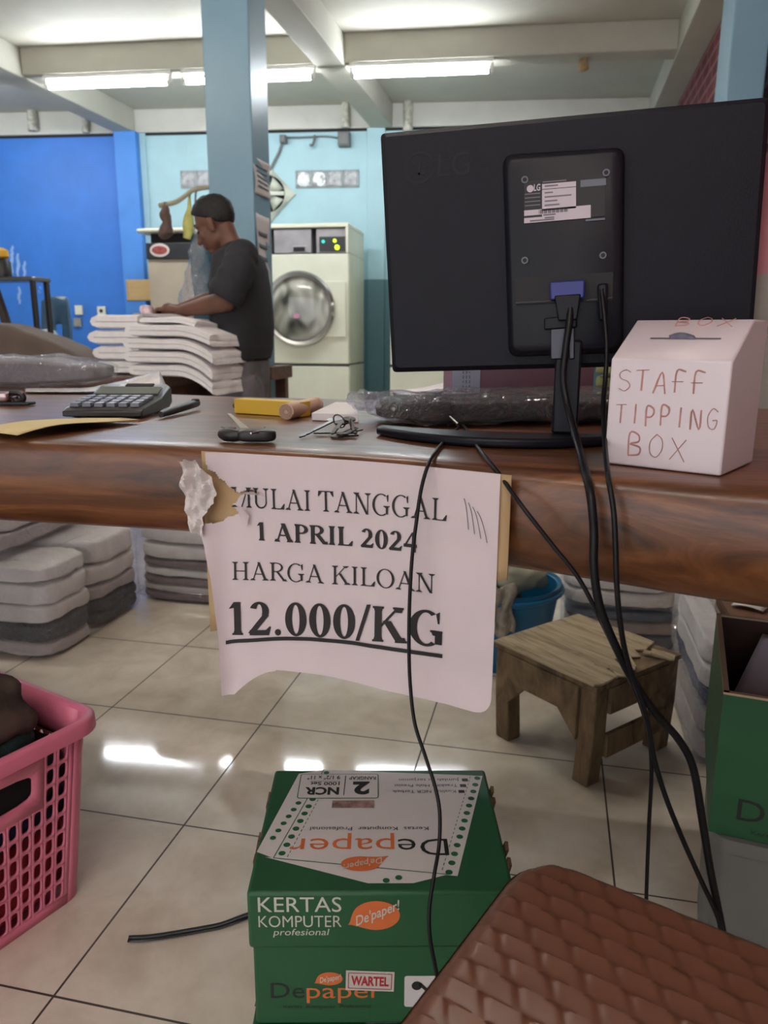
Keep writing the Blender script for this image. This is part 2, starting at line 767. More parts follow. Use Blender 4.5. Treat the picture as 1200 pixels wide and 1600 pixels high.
def put_serif(mb, s, u0, u1, v0, v1, cap, fn, mi, bold, skip=None):
    T, t = (0.21, 0.075) if bold else (0.125, 0.05)
    polys, x = [], 0.0
    for ch in s:
        P, w = serif_glyph(ch, T, t)
        polys += [[(p[0] + x, p[1]) for p in q] for q in P]
        x += w
    bm = bmesh.new()
    for q in polys:
        try:
            bm.faces.new([bm.verts.new((p[0], p[1], 0)) for p in q])
        except ValueError:
            pass
    for k in range(1, int(x * 3)):
        g = bm.verts[:] + bm.edges[:] + bm.faces[:]
        bmesh.ops.bisect_plane(bm, geom=g, plane_co=(k / 3.0, 0, 0), plane_no=(1, 0, 0))
    bm.verts.index_update()
    vs, fs = [], []
    for v in bm.verts:
        tt = v.co.x / x
        u, z = u0 + (u1 - u0) * tt, v0 + (v1 - v0) * tt + v.co.y * cap
        vs.append((u, z))
    for f in bm.faces:
        ids = tuple(v.index for v in f.verts)
        if skip:
            cu = sum(vs[i][0] for i in ids) / len(ids)
            cv = sum(vs[i][1] for i in ids) / len(ids)
            if skip(cu, cv):
                continue
        fs.append(ids)
    bm.free()
    mb.add([fn(u, z) for u, z in vs], fs, mi)


def in_poly(x, y, P):
    r = False
    j = len(P) - 1
    for i in range(len(P)):
        if (P[i][1] > y) != (P[j][1] > y) and x < (P[j][0] - P[i][0]) * (y - P[i][1]) / (P[j][1] - P[i][1]) + P[i][0]:
            r = not r
        j = i
    return r

# ================================================================== SETTING
M_floor = tile_mat()
M_white = paint_mat('white_plaster', (206, 206, 198), rough=0.7, dirt=0.10)
M_ceil = paint_mat('ceiling_plaster', (186, 184, 172), rough=0.75, dirt=0.08)
M_blue = paint_mat('bright_blue_paint', (56, 126, 220), rough=0.5, dirt=0.12)
M_blue2 = paint_mat('bright_blue_paint_light', (76, 144, 230), rough=0.5, dirt=0.10)
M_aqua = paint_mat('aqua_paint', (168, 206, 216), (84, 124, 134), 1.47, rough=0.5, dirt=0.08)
M_column = paint_mat('column_blue_gloss', (126, 164, 184), rough=0.35, dirt=0.08, bump=0.06)
M_grey = mat('grey_plaster', (150, 148, 142), 0.8)
M_dark = mat('dark_gap', (30, 28, 28), 0.8)

WA = Vector((-5.336, 6.973, 0))
WD = Vector((0.9927, 0.1202, 0)).normalized()
WN = Vector((WD.y, -WD.x, 0))
ZC, ZB = 3.0, 2.80


def on_wall(x, y, off=0.0):
    return at_plane(x, y, WA + WN * off, WN)


def wall_pt(X, off=0.0, z=0.0):
    p = WA + WD * ((X - WA.x) / WD.x) + WN * off
    return Vector((p.x, p.y, z))


def quad_prism(mb, a, b, c, d, z0, z1, mi=0):
    mb.prism([(p.x, p.y) for p in (a, b, c, d)], z0, z1, mi)


mb = MB()
mb.box((-2.7, 2.4, -0.05), (8.6, 12.4, 0.1))
struct(mb, 'floor', M_floor)
mb = MB()
mb.box((-2.7, 2.4, ZC + 0.06), (8.6, 12.4, 0.12))
struct(mb, 'ceiling', M_ceil)

XP0, XP1 = -4.17, -3.955     # blue pilaster
mb = MB()
quad_prism(mb, wall_pt(-6.9), wall_pt(XP0), wall_pt(XP0, -0.15), wall_pt(-6.9, -0.15), 0, ZB)
struct(mb, 'wall_back_blue', M_blue)
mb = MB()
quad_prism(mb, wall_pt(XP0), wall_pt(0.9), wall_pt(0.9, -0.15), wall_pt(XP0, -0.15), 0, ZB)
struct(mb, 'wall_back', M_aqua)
mb = MB()
quad_prism(mb, wall_pt(XP0, 0.10), wall_pt(XP1, 0.10), wall_pt(XP1, 0), wall_pt(XP0, 0), 0, ZB)
struct(mb, 'trim_1', M_blue2, bevel=0.006)
mb = MB()
p0, p1 = on_wall(574, 300).x, on_wall(602, 300).x
quad_prism(mb, wall_pt(p0, 0.03), wall_pt(p1, 0.03), wall_pt(p1, 0), wall_pt(p0, 0), 0, ZB)
struct(mb, 'trim_2', M_aqua, bevel=0.004)
mb = MB()
quad_prism(mb, wall_pt(XP1, 0.02), wall_pt(XP1 + 0.06, 0.02), wall_pt(XP1 + 0.06, 0), wall_pt(XP1, 0), 0, ZB)
struct(mb, 'trim_3', M_aqua, bevel=0.004)
mb = MB()
quad_prism(mb, wall_pt(-6.9, 0.035), wall_pt(0.9, 0.035), wall_pt(0.9, -0.15), wall_pt(-6.9, -0.15), ZB, ZC)
struct(mb, 'wall_back_beam', M_white, bevel=0.006)
mb = MB()
quad_prism(mb, wall_pt(-6.9, 0.012), wall_pt(0.9, 0.012), wall_pt(0.9, 0), wall_pt(-6.9, 0), ZB - 0.022, ZB)
struct(mb, 'trim_4', M_dark)
mb = MB()
mb.box((-6.95, 2.4, 1.5), (0.1, 12.4, 3.0))
struct(mb, 'wall_left', M_white)
# unseen street side, left mostly open so the world light fills the room
mb = MB()
mb.box((-6.4, -3.75, 1.5), (1.1, 0.1, 3.0))
mb.box((-2.7, -3.75, 2.85), (8.6, 0.1, 0.3))
struct(mb, 'wall_front', M_grey)


def red_wall():
    m, nt, b, oc = new_mat('red_lattice_wall')
    sp = N(nt, 'ShaderNodeSeparateXYZ')
    nt.links.new(oc, sp.inputs[0])
    cb = N(nt, 'ShaderNodeCombineXYZ')
    nt.links.new(sp.outputs[1], cb.inputs[0])
    nt.links.new(sp.outputs[2], cb.inputs[1])
    br = N(nt, 'ShaderNodeTexBrick')
    br.inputs['Scale'].default_value = 1.0
    br.inputs['Brick Width'].default_value = 0.24
    br.inputs['Row Height'].default_value = 0.09
    br.inputs['Mortar Size'].default_value = 0.012
    br.inputs['Color1'].default_value = lin((112, 40, 48))
    br.inputs['Color2'].default_value = lin((92, 30, 40))
    br.inputs['Mortar'].default_value = lin((150, 100, 104))
    nt.links.new(cb.outputs[0], br.inputs['Vector'])
    c = mix_c(nt, math_n(nt, 'LESS_THAN', sp.outputs[2], 1.75), br.outputs[0], lin((176, 104, 112)))
    c = mix_c(nt, math_n(nt, 'LESS_THAN', sp.outputs[2], 1.22), c, lin((140, 126, 118)))
    nt.links.new(c, b.inputs['Base Color'])
    b.inputs['Roughness'].default_value = 0.7
    bp = N(nt, 'ShaderNodeBump')
    bp.inputs['Strength'].default_value = 0.5
    bp.inputs['Distance'].default_value = 0.01
    nt.links.new(br.outputs['Fac'], bp.inputs['Height'])
    bp.invert = True
    nt.links.new(bp.outputs[0], b.inputs['Normal'])
    return m


XR = 0.87
mb = MB()
mb.box((XR + 0.06, 2.0, 1.5), (0.12, 11.4, 3.0))
struct(mb, 'wall_right', red_wall())

# ceiling beams: three run away from the camera, one crosses below the slab
CBL = [(-3.97, 5.50), (0.69, 5.93)]


def cross_y(X):
    t = (X - CBL[0][0]) / (CBL[1][0] - CBL[0][0])
    return CBL[0][1] + t * (CBL[1][1] - CBL[0][1])


for x0, x1 in ((-4.17, -3.97), (-1.765, -1.56), (0.688, 0.868)):
    mb = MB()
    ye = wall_pt((x0 + x1) / 2, 0.04).y
    mb.box(((x0 + x1) / 2, (ye - 3.6) / 2, (ZB + ZC) / 2), (x1 - x0, ye + 3.6, ZC - ZB + 0.002))
    struct(mb, 'ceiling_beam', M_ceil, bevel=0.006)
for x0, x1 in ((-6.88, -4.17), (-3.97, -1.765), (-1.56, 0.688)):
    mb = MB()
    y0, y1 = cross_y(x0), cross_y(x1)
    mb.prism([(x0, y0), (x1, y1), (x1, y1 + 0.2), (x0, y0 + 0.2)], ZB + 0.015, ZC + 0.001)
    struct(mb, 'ceiling_crossbeam', M_ceil, bevel=0.006)
for x0, x1 in ((-6.88, -4.17), (-3.97, -1.765), (-1.56, 0.688)):
    mb = MB()
    mb.prism([(x0, 1.9), (x1, 2.0), (x1, 2.2), (x0, 2.1)], ZB + 0.015, ZC + 0.001)
    struct(mb, 'ceiling_crossbeam', M_ceil, bevel=0.006)

# columns
mb = MB()
mb.box((-1.667, 4.02, ZB / 2), (0.247, 0.24, ZB))
struct(mb, 'column', M_column, bevel=0.006)
mb = MB()
mb.box((0.745, 4.05, ZB / 2), (0.152, 0.30, ZB))
struct(mb, 'column', M_column, bevel=0.006)

# ------------------------------------------------------------------ tube lights
M_tube = emitter('lit_tube', (244, 250, 255), TUBE_STRENGTH)
M_tube2 = emitter('front_fill_tube', (255, 246, 236), FRONT_FILL_STRENGTH)
M_tube3 = emitter('lit_tube_near', (255, 240, 234), NEAR_TUBE_STRENGTH)
M_steel = mat('white_enamel', (225, 225, 220), 0.4)
M_cap = mat('tube_end', (150, 150, 150), 0.4, metal=0.6)


def tube_light(a, b, z, label, mt, ztop):
    a, b = Vector((a[0], a[1], 0)), Vector((b[0], b[1], 0))
    c = (a + b) / 2
    L = (b - a).length
    t = thing('fluorescent_tube_light', label, 'tube light', (c.x, c.y, z), math.atan2(b.y - a.y, b.x - a.x), 'tube lights under the cross beam' if mt is M_tube else 'tube lights over the front of the shop')
    h = MB()
    h.box((0, 0, ztop - z - 0.014), (L + 0.05, 0.045, 0.028))
    h.box((-L / 2 - 0.012, 0, (ztop - z) / 2 - 0.01), (0.02, 0.03, ztop - z + 0.02))
    h.box((L / 2 + 0.012, 0, (ztop - z) / 2 - 0.01), (0.02, 0.03, ztop - z + 0.02))
    h.build('housing', M_steel, t, bevel=0.003)
    tb = MB()
    tb.cyl((-L / 2 + 0.012, 0, 0), (L / 2 - 0.012, 0, 0), 0.019, seg=14)
    tb.build('tube', mt, t)
    for s in (-1, 1):
        e = MB()
        e.cyl((s * (L / 2 - 0.012), 0, 0), (s * L / 2, 0, 0), 0.0185, seg=14)
        e.build('end_cap', M_cap, t)
    return t


tube_light((-5.6, cross_y(-5.6) + 0.03), (-4.45, cross_y(-4.45) + 0.03), 2.74, 'white tube light at the left end of the cross beam, over the blue wall corner', M_tube, ZB + 0.015)
for pa, pb, lab in (((59, 129), (250, 121), 'white tube light leftmost on the cross beam, above the blue wall'),
                    ((275, 119), (480, 113), 'white tube light partly hidden behind the pale blue column'),
                    ((545, 110), (763, 101), 'long white tube light above the monitor, right of the ceiling beam')):
    pts = []
    for px, py in (pa, pb):
        q = at_z(px, py, 2.735)
        pts.append((q.x, cross_y(q.x) + 0.03))
    tube_light(pts[0], pts[1], 2.74, lab, M_tube, ZB + 0.015)
for (a, b), lab in ((((-3.4, 2.0), (-2.3, 2.02)), 'unseen white tube light added over the front left bay of the shop'),
                    (((-1.2, 2.09), (-0.1, 2.12)), 'unseen white tube light added straight over the wooden counter')):
    tube_light(a, b, 2.74, lab, M_tube2, ZB + 0.015)  # unseen tubes, added to brighten the floor and the counter
tube_light((-1.85, -1.3), (-0.75, -1.3), 2.92, 'white tube light behind the viewer on the left, over the front floor tiles', M_tube3, ZC)
tube_light((-0.45, -1.3), (0.55, -1.3), 2.92, 'white tube light behind the viewer on the right, over the front floor tiles', M_tube3, ZC)

# ------------------------------------------------------------------ small fixings on the far wall
M_pipe = mat('old_pipe', (190, 188, 176), 0.6, var=0.35, scale=30)
M_conduit = mat('grey_conduit', (110, 112, 112), 0.5)
for (px, y0, y1, r, lab) in ((52, 173, 205, 0.045, 'short weathered pipe stub left on the white wall beam over the blue wall'),
                             (134, 184, 207, 0.03, 'small pale pipe stub next to the left ceiling beam'),
                             (540, 158, 200, 0.035, 'speckled pipe stub on the far beam just left of the middle ceiling beam'),
                             (637, 152, 205, 0.04, 'tall pale pipe stub on the far beam behind the monitor corner')):
    a, b = on_wall(px, y1, 0.07), on_wall(px, y0, 0.07)
    mb = MB()
    q = Vector((a.x, a.y, 0))
    hz = min(b.z, ZC) - a.z
    mb.cyl((0, 0, 0), (0, 0, hz), r, seg=14)
    mb.cyl((0, 0, 0.01), (0, 0, 0.04), r * 1.12, seg=14)
    mb.box((0, 0.03, hz * 0.5), (r * 0.8, 0.05, 0.03))
    tag(mb.build('pipe_stub', M_pipe, loc=(a.x, a.y, a.z)), lab, 'pipe', 'pipe stubs on the far beam')

# wiring boxes and cable below the far beam
w = on_wall(440, 219, 0.03)
mb = MB()
pts = [on_wall(*p, 0.02) for p in ((446, 214), (440, 225), (436, 238), (430, 250), (424, 262), (420, 275))]
mb.tube(catmull(pts, 6), 0.012, 8)
pts = [on_wall(*p, 0.02) for p in ((440, 214), (460, 215), (485, 214), (510, 213), (530, 216))]
mb.tube(catmull(pts, 6), 0.008, 8)
tag(mb.build('wall_cable', M_conduit, world=True, loc=w), 'grey cable running down the aqua wall to the exhaust fan', 'cable')
for px, py, s, lab in ((443, 218, 0.06, 'small grey wiring box at the top of the fan cable'), (538, 218, 0.11, 'larger grey wiring box under the far beam, right of the hook')):
    c = on_wall(px, py, 0.045)
    mb = MB()
    mb.box((0, 0, 0), (s, 0.08, s * 1.1))
    mb.box((0, -0.045, 0), (s * 0.8, 0.012, s * 0.9))
    tag(mb.build('junction_box', M_conduit, loc=c, rot=math.atan2(WD.y, WD.x), bevel=0.015), lab, 'wiring box', 'wiring boxes below the far beam')
mb = MB()
c = on_wall(490, 214, 0.02)
mb.tube(catmull([on_wall(*p, 0.02 + o) for p, o in (((492, 212), -0.01), ((491, 220), 0.03), ((488, 227), 0.05), ((484, 226), 0.05))], 6), 0.011, 8)
tag(mb.build('wall_hook', M_conduit, world=True, loc=c), 'small grey hook under the far beam between the wiring boxes', 'hook')

# brown bracket under the cross beam
c = at_z(913, 84, ZB + 0.0)
mb = MB()
mb.sbox((0, 0, -0.03), (0.07, 0.05, 0.07), 0.6, 20, 10, 0.012, 30)
mb.cyl((0.01, 0, -0.02), (0.01, 0, 0.014), 0.02)
tag(mb.build('lamp_socket', mat('rust_brown', (150, 128, 98), 0.8, var=0.3), loc=(c.x, cross_y(c.x) + 0.1, ZB + 0.0)), 'brown empty fitting under the cross beam, right of the tube lights', 'fitting')

# glass blocks
M_gb = mat('glass_block', (150, 152, 156), 0.12, var=0.5, scale=22, bump=0.8, bscale=40, spec=0.8)
M_mort = mat('block_mortar', (150, 160, 160), 0.8)
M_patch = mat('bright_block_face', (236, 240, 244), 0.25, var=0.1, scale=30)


def glass_block_row(x0, y0, x1, y1, n, lab, patches):
    a, b = on_wall(x0, y0, 0.0), on_wall(x1, y1, 0.0)
    L = (Vector((b.x, b.y, 0)) - Vector((a.x, a.y, 0))).length
    H = a.z - b.z
    for k in range(n):
        w = L / n
        c = a + WD * (w * (k + 0.5))
        t = thing('glass_block', lab[k], 'glass block', (c.x, c.y, b.z), math.atan2(WD.y, WD.x), 'glass blocks in the aqua wall')
        f = MB()
        for cx, cz, sx, sz in ((0, H - 0.006, w, 0.012), (0, 0.006, w, 0.012), (-w / 2 + 0.005, H / 2, 0.01, H), (w / 2 - 0.005, H / 2, 0.01, H)):
            f.box((cx, 0.0, cz), (sx, 0.024, sz))
        f.build('mortar', M_mort, t)
        g = MB()
        g.sbox((0, 0.0, H / 2), (w - 0.014, 0.03, H - 0.018), 0.35, 40, 16, 0.004, 18, seed=k + x0)
        g.build('block', M_gb, t)
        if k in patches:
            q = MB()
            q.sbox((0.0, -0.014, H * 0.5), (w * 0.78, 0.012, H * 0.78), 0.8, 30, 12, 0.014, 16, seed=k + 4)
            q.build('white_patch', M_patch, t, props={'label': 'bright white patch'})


glass_block_row(462, 267, 561, 293, 4, ['glass block with a bright white patch, first of the four right of the fan',
                                         'glass block with the largest white patch, second of the four right of the fan',
                                         'plain grey glass block, third of the four right of the fan',
                                         'plain grey glass block nearest the monitor'], (0, 1))
glass_block_row(282, 267, 332, 294, 2, ['speckled glass block left of the pale blue column', 'grey glass block half hidden by the pale blue column'], ())

# exhaust fan
c = on_wall(420, 304, 0.0)
t = thing('exhaust_fan', 'diamond shaped cream exhaust fan behind the column notices', 'fan', (c.x, c.y, c.z), math.atan2(WD.y, WD.x))
M_fan = mat('cream_enamel', (200, 204, 190), 0.4, var=0.12)
R_ = 0.26
mb = MB()
outer = [(R_ * 1.0, 0), (0, R_), (-R_, 0), (0, -R_)]
n = 40
ring_o = []
for k in range(n):
    a = 2 * PI * k / n
    ca, sa = math.cos(a), math.sin(a)
    d = R_ / (abs(ca) + abs(sa))
    ring_o.append((ca * d, sa * d))
ri = 0.165
v0 = [(x, -0.02, z) for x, z in ring_o]
v1 = [(ri * math.cos(2 * PI * k / n), -0.05, ri * math.sin(2 * PI * k / n)) for k in range(n)]
v2 = [(x * 1.0, 0.0, z) for x, z in ring_o]
v3 = [(p[0], 0.0, p[2]) for p in v1]
mb.loft([v2, v0, v1, v3], caps=False)
mb.build('frame', M_fan, t)
mb = MB()
mb.cyl((0, 0.0, 0), (0, -0.012, 0), 0.163, seg=32)
mb.build('backing', M_dark, t)
mb = MB()
for k in range(4):
    a = PI / 4 + k * PI / 2
    mb.add([(0.03 * math.cos(a - 0.6), -0.02, 0.03 * math.sin(a - 0.6)), (0.155 * math.cos(a - 0.5), -0.02, 0.155 * math.sin(a - 0.5)), (0.155 * math.cos(a + 0.45), -0.04, 0.155 * math.sin(a + 0.45)), (0.03 * math.cos(a + 0.6), -0.035, 0.03 * math.sin(a + 0.6))], [(0, 1, 2, 3)])
mb.cyl((0, -0.014, 0), (0, -0.05, 0), 0.04, seg=20)
mb.build('blade', M_fan, t, solid=0.004)
mb = MB()
mb.box((0, -0.058, 0), (0.32, 0.012, 0.035))
mb.build('crossbar', M_fan, t, bevel=0.003)

# column notices
M_paper = mat('white_paper', (226, 222, 222), 0.7, var=0.03)
M_ink = mat('grey_ink', (90, 92, 98), 0.7)


def col_notice(px0, y0, y1, px1, y2, y3, lab, shift):
    """sheet on the column's side face; rows of illegible print"""
    XF = -1.5435
    a, b, c, d = at_x(px0, y0, XF), at_x(px0, y1, XF), at_x(px1, y3, XF), at_x(px1, y2, XF)
    Yc = max(3.905, min(4.13, a.y))
    mb = MB()
    W_, z0, z1 = 0.22, b.z, a.z

    def fn(s, v):
        return Vector((XF + 0.004 + 0.02 * shift * (1 - s) ** 2 + 0.006 * math.sin(v * 5 + s * 2), 3.905 - shift * 0.03 + s * W_, z0 + (z1 - z0) * v))
    mb.grid(fn, 14, 14)
    for k in range(5):
        v0_ = 0.2 + k * 0.14
        mb.grid(lambda s, v: fn(0.15 + 0.7 * s, v0_ + 0.05 * v) + Vector((0.003, 0, 0)), 8, 1, 1)
    tag(mb.build('notice_sheet', [M_paper, M_ink], world=True, loc=(XF, 4.0, z0), solid=0.001), lab, 'notice', 'notices taped to the column')


col_notice(395, 243, 300, 418, 262, 320, 'upper white notice sheet on the side of the pale blue column', 0.0)
col_notice(390, 330, 470, 415, 345, 470, 'lower white notice sheet curling off the column behind the person', 1.0)

# ================================================================== THE WOODEN COUNTER
M_slab = wood_mat('lacquered_teak', (56, 33, 20), (108, 66, 38), (152, 100, 58), st=(1.6, 9, 9), rough=0.34, coat=0.22, bump=0.10, scale=2.4)
FRONT = [(-2.3, 0.93), (-1.5, 0.885), (-1.0, 0.862), (-0.70, 0.855), (-0.405, 0.856), (-0.185, 0.839), (-0.052, 0.801), (0.026, 0.777), (0.189, 0.722), (0.5, 0.655), (0.82, 0.62)]
TOPZ = 0.815


def front_y(X):
    for (a, ya), (b, yb) in zip(FRONT, FRONT[1:]):
        if X <= b:
            t = max(0.0, (X - a) / (b - a))
            return ya + (yb - ya) * t
    return FRONT[-1][1]


def back_y(X):
    return 1.60 + 0.17 * max(0, -0.7 - X)


def front_s(X):
    return sum(front_y(X + k * 0.03) for k in (-2, -1, 0, 1, 2)) / 5


ct = thing('wooden_counter', 'long thick brown slab counter with a lacquered natural edge', 'counter', (-0.7, 1.25, 0))
mb = MB()
rings = []
NX = 150
for i in range(NX + 1):
    X = -2.3 + 3.12 * i / NX
    yf, yb = front_s(X), back_y(X)
    wv = 0.004 * noise.noise(Vector((X * 3, 0, 0))) + 0.002 * noise.noise(Vector((X * 11, 4, 0)))
    zb = 0.70 + 0.004 * noise.noise(Vector((X * 2.2, 9, 0)))
    prof = [(yb, TOPZ), (yf + 0.30, TOPZ), (yf + 0.05, TOPZ), (yf + 0.010 + wv, TOPZ - 0.0005), (yf + 0.002 + wv, TOPZ - 0.004), (yf - 0.002 + wv, TOPZ - 0.012)]
    for k in range(1, 7):
        s = k / 7.0
        prof.append((yf - 0.002 + wv - 0.010 * math.sin(PI * s) + 0.016 * s + 0.004 * noise.noise(Vector((X * 2.5, s * 2.0, 7))), TOPZ - 0.012 + (zb + 0.01 - TOPZ + 0.012) * s))
    prof += [(yf + 0.018 + wv, zb + 0.006), (yf + 0.028, zb), (yf + 0.30, zb), (yb, zb)]
    rings.append([Vector((X, y, z)) for y, z in prof])
mb.loft(rings)
mb.build('slab', M_slab, ct, world=True, smooth=50)
for x0, x1 in ((-1.9, -1.72), (0.58, 0.74)):
    mb = MB()
    mb.prism([(x0, 1.0), (x1, 0.99), (x1, 1.45), (x0, 1.44)], 0.0, 0.702)
    mb.build('trunk_leg', M_slab, ct, world=True, bevel=0.02)

# ================================================================== BACK OF THE SHOP
M_cream = mat('cream_enamel_dryer', (222, 224, 204), 0.35, var=0.05, scale=4)
M_chrome = mat('brushed_chrome', (190, 190, 188), 0.25, metal=1.0, var=0.1)
M_drk = mat('dark_panel', (42, 44, 48), 0.4)
M_coin = mat('grey_coin_plate', (150, 148, 152), 0.35, metal=0.4, var=0.15)
M_led = emitter('green_led', (180, 230, 40), 2.0)
M_led2 = emitter('teal_led', (40, 200, 170), 1.2)


def drum_glass():
    m, nt, b, oc = new_mat('dryer_door_glass')
    n1 = noise_n(nt, stretch_n(nt, oc, (2.2, 1, 1.2)), 2.0, 1, 1.2)
    c = ramp_n(nt, n1, [(0.35, lin((60, 62, 58))), (0.5, lin((140, 140, 128))), (0.66, lin((206, 206, 196)))])
    nt.links.new(c, b.inputs['Base Color'])
    b.inputs['Roughness'].default_value = 0.10
    b.inputs['Coat Weight'].default_value = 0.8
    return m


def make_dryer(label, loc, rot):
    t = thing('tumble_dryer', label, 'dryer', loc, rot, 'cream tumble dryers along the aqua wall')
    W_, D_, H_ = 0.80, 0.66, 1.867
    b = MB()
    b.box((0, D_ / 2 + 0.02, 0.345), (W_, D_ - 0.04, 0.69))
    b.box((0, D_ / 2 + 0.02, 1.165), (W_, D_ - 0.04, 0.92))
    b.box((0, D_ / 2, 1.85), (W_, D_, 0.034))
    b.box((-W_ / 2 + 0.012, D_ / 2, 1.73), (0.024, D_, 0.21))
    b.box((W_ / 2 - 0.012, D_ / 2, 1.73), (0.024, D_, 0.21))
    b.box((0, D_ / 2 + 0.06, 1.73), (W_ - 0.05, D_ - 0.12, 0.21))
    b.box((0, 0.012, 0.36), (W_, 0.024, 0.645))
    b.box((0, 0.012, 1.163), (W_, 0.024, 0.915))
    b.build('body', M_cream, t, bevel=0.006)
    s = MB()
    s.box((0, 0.03, 0.693), (W_ - 0.01, 0.05, 0.024))
    s.build('service_gap', M_drk, t)
    c = MB()
    c.box((-0.09, 0.05, 1.728), (0.33, 0.06, 0.195))
    c.box((-0.03, 0.018, 1.665), (0.13, 0.02, 0.05))
    c.build('coin_box', M_coin, t, bevel=0.004)
    c = MB()
    c.box((-0.03, 0.006, 1.66), (0.10, 0.006, 0.035))
    c.build('coin_slot', M_dark, t)
    p = MB()
    p.box((0.252, 0.05, 1.728), (0.27, 0.05, 0.195))
    pp = p.build('control_panel', M_coin, t, bevel=0.004)
    p = MB()
    p.box((0.262, 0.022, 1.70), (0.236, 0.012, 0.12))
    p.build('display', M_drk, pp, bevel=0.003)
    for x, z, r, m in ((0.28, 1.725, 0.014, M_led), (0.30, 1.672, 0.02, M_led), (0.18, 1.72, 0.013, M_led2)):
        q = MB()
        q.cyl((x, 0.018, z), (x, 0.010, z), r, seg=10)
        q.build('indicator_light', m, pp)
    g = MB()
    g.box((0, 0.07, 1.73), (0.75, 0.02, 0.21))
    g.build('recess', M_dark, t)
    q = MB()
    pl = [(x, z) for x, z in rrect(0.42, 0.46, 0.02, 3)]
    q.loft([[Vector((x + 0.17, y, z + 1.165)) for x, z in pl] for y in (0.0, -0.02)])
    d = q.build('door', M_cream, t, bevel=0.003)
    q = MB()
    seg = 48
    rings = []
    for r, y in ((0.315, -0.02), (0.315, -0.045), (0.30, -0.06), (0.275, -0.055), (0.262, -0.03), (0.262, 0.0)):
        rings.append([Vector((-0.03 + r * math.cos(2 * PI * k / seg), y, 1.167 + r * math.sin(2 * PI * k / seg))) for k in range(seg)])
    q.loft(rings, caps=False)
    q.build('door_ring', M_chrome, d)
    q = MB()
    rings = []
    for j in range(7):
        a = j / 6.0
        r = 0.264 * math.cos(a * PI / 2 * 0.98)
        rings.append([Vector((-0.03 + r * math.cos(2 * PI * k / seg), -0.022 - 0.03 * math.sin(a * PI / 2), 1.167 + r * math.sin(2 * PI * k / seg))) for k in range(seg)])
    q.loft(rings)
    q.build('door_glass', drum_glass_m, d)
    q = MB()
    q.loft([[Vector((-0.05 + x, -0.0535 - e, 1.11 + z)) for x, z in rrect(0.05, 0.04, 0.012, 3)] for e in (0, 0.002)])
    q.build('pink_sticker', mat('pink_sticker', (214, 150, 176), 0.5), d)
    q = MB()
    q.tube(catmull([(0.27, -0.02, 1.10), (0.27, -0.06, 1.13), (0.27, -0.06, 1.20), (0.27, -0.02, 1.23)], 5), 0.012)
    q.build('handle', M_chrome, d)
    return t


drum_glass_m = drum_glass()
dr = make_dryer('cream tumble dryer with a big round door beside the pale blue column', (-2.151, 6.50, 0), math.radians(2.5))
DX = at_y(610, 600, 6.52).x
dup(dr, (DX + 0.40, 6.52, 0), math.radians(2.5), 'cream tumble dryer mostly hidden behind the monitor')
for dx in (0.82, 1.64):
    pass

# beige machine in the corner
t = thing('washing_machine', 'beige machine with black top panel and oval badge in the blue corner', 'washing machine', (-3.27, 6.3, 0), 0.05)
M_beige = mat('beige_enamel', (176, 164, 146), 0.45, var=0.12, scale=3)
mb = MB()
mb.box((0, 0.3, 0.79), (0.42, 0.6, 1.58))
mb.build('body', M_beige, t, bevel=0.006)
mb = MB()
mb.box((0, 0.29, 1.645), (0.425, 0.62, 0.13))
p = mb.build('front_panel', M_drk, t, bevel=0.004)
mb = MB()
mb.box((0, 0.32, 1.75), (0.40, 0.52, 0.10))
mb.build('hopper', M_dark, t)
mb = MB()
mb.sbox((-0.03, 0.27, 1.812), (0.56, 0.66, 0.035), 0.3, 40, 10)
mb.build('lid', mat('cream_lid', (232, 228, 205), 0.4), t)
mb = MB()
pts = [(0.088 * math.cos(2 * PI * k / 28), 0.055 * math.sin(2 * PI * k / 28)) for k in range(28)]
mb.loft([[Vector((-0.085 + x, -0.021 - d, 1.65 + z)) for x, z in pts] for d in (0, 0.006)])
b = mb.build('oval_badge', mat('badge_white', (215, 205, 200), 0.4), p)
mb = MB()
mb.loft([[Vector((-0.085 + x * 0.8, -0.027 - d, 1.65 + z * 0.62)) for x, z in pts] for d in (0, 0.003)])
mb.build('badge_centre', mat('badge_red', (150, 70, 66), 0.5, var=0.5, scale=60), p)

# sockets, cardboard on the wall
M_sock = mat('socket_white', (232, 232, 214), 0.4, var=0.03)
for px0, px1, y0, y1, m, lab in ((118, 131, 477, 492, M_sock, 'white wall socket on the blue wall, left of the pair'), (153, 167, 479, 493, M_sock, 'white wall socket with a dark plug hole, right of the pair'),
                                 (116, 129, 497, 511, M_grey, 'grey worn socket below the left white socket')):
    a, b_ = on_wall(px0, y0), on_wall(px1, y1)
    wv, hv = (b_ - a).length, a.z - b_.z
    c = (a + b_) / 2
    w = Vector((b_.x - a.x, b_.y - a.y, 0)).length
    t = thing('wall_socket', lab, 'socket', (c.x, c.y, c.z), math.atan2(WD.y, WD.x), 'sockets on the blue wall')
    mb = MB()
    mb.box((0, -0.014, 0), (w, 0.028, hv))
    mb.build('plate', m, t, bevel=0.006)
    mb = MB()
    mb.cyl((0, -0.026, 0), (0, -0.03, 0), w * 0.22, seg=14)
    mb.build('plug_hole', M_drk if 'hole' in lab else m, t)
a, b_ = on_wall(197, 437, 0.10), on_wall(238, 470, 0.10)
c = (a + b_) / 2
mb = MB()
w = Vector((b_.x - a.x, b_.y - a.y, 0)).length
mb.grid(lambda s, v: Vector(((s - 0.5) * w, -0.006 - 0.008 * math.sin(v * 30) * 0.2, (v - 0.5) * (a.z - b_.z))), 10, 14)
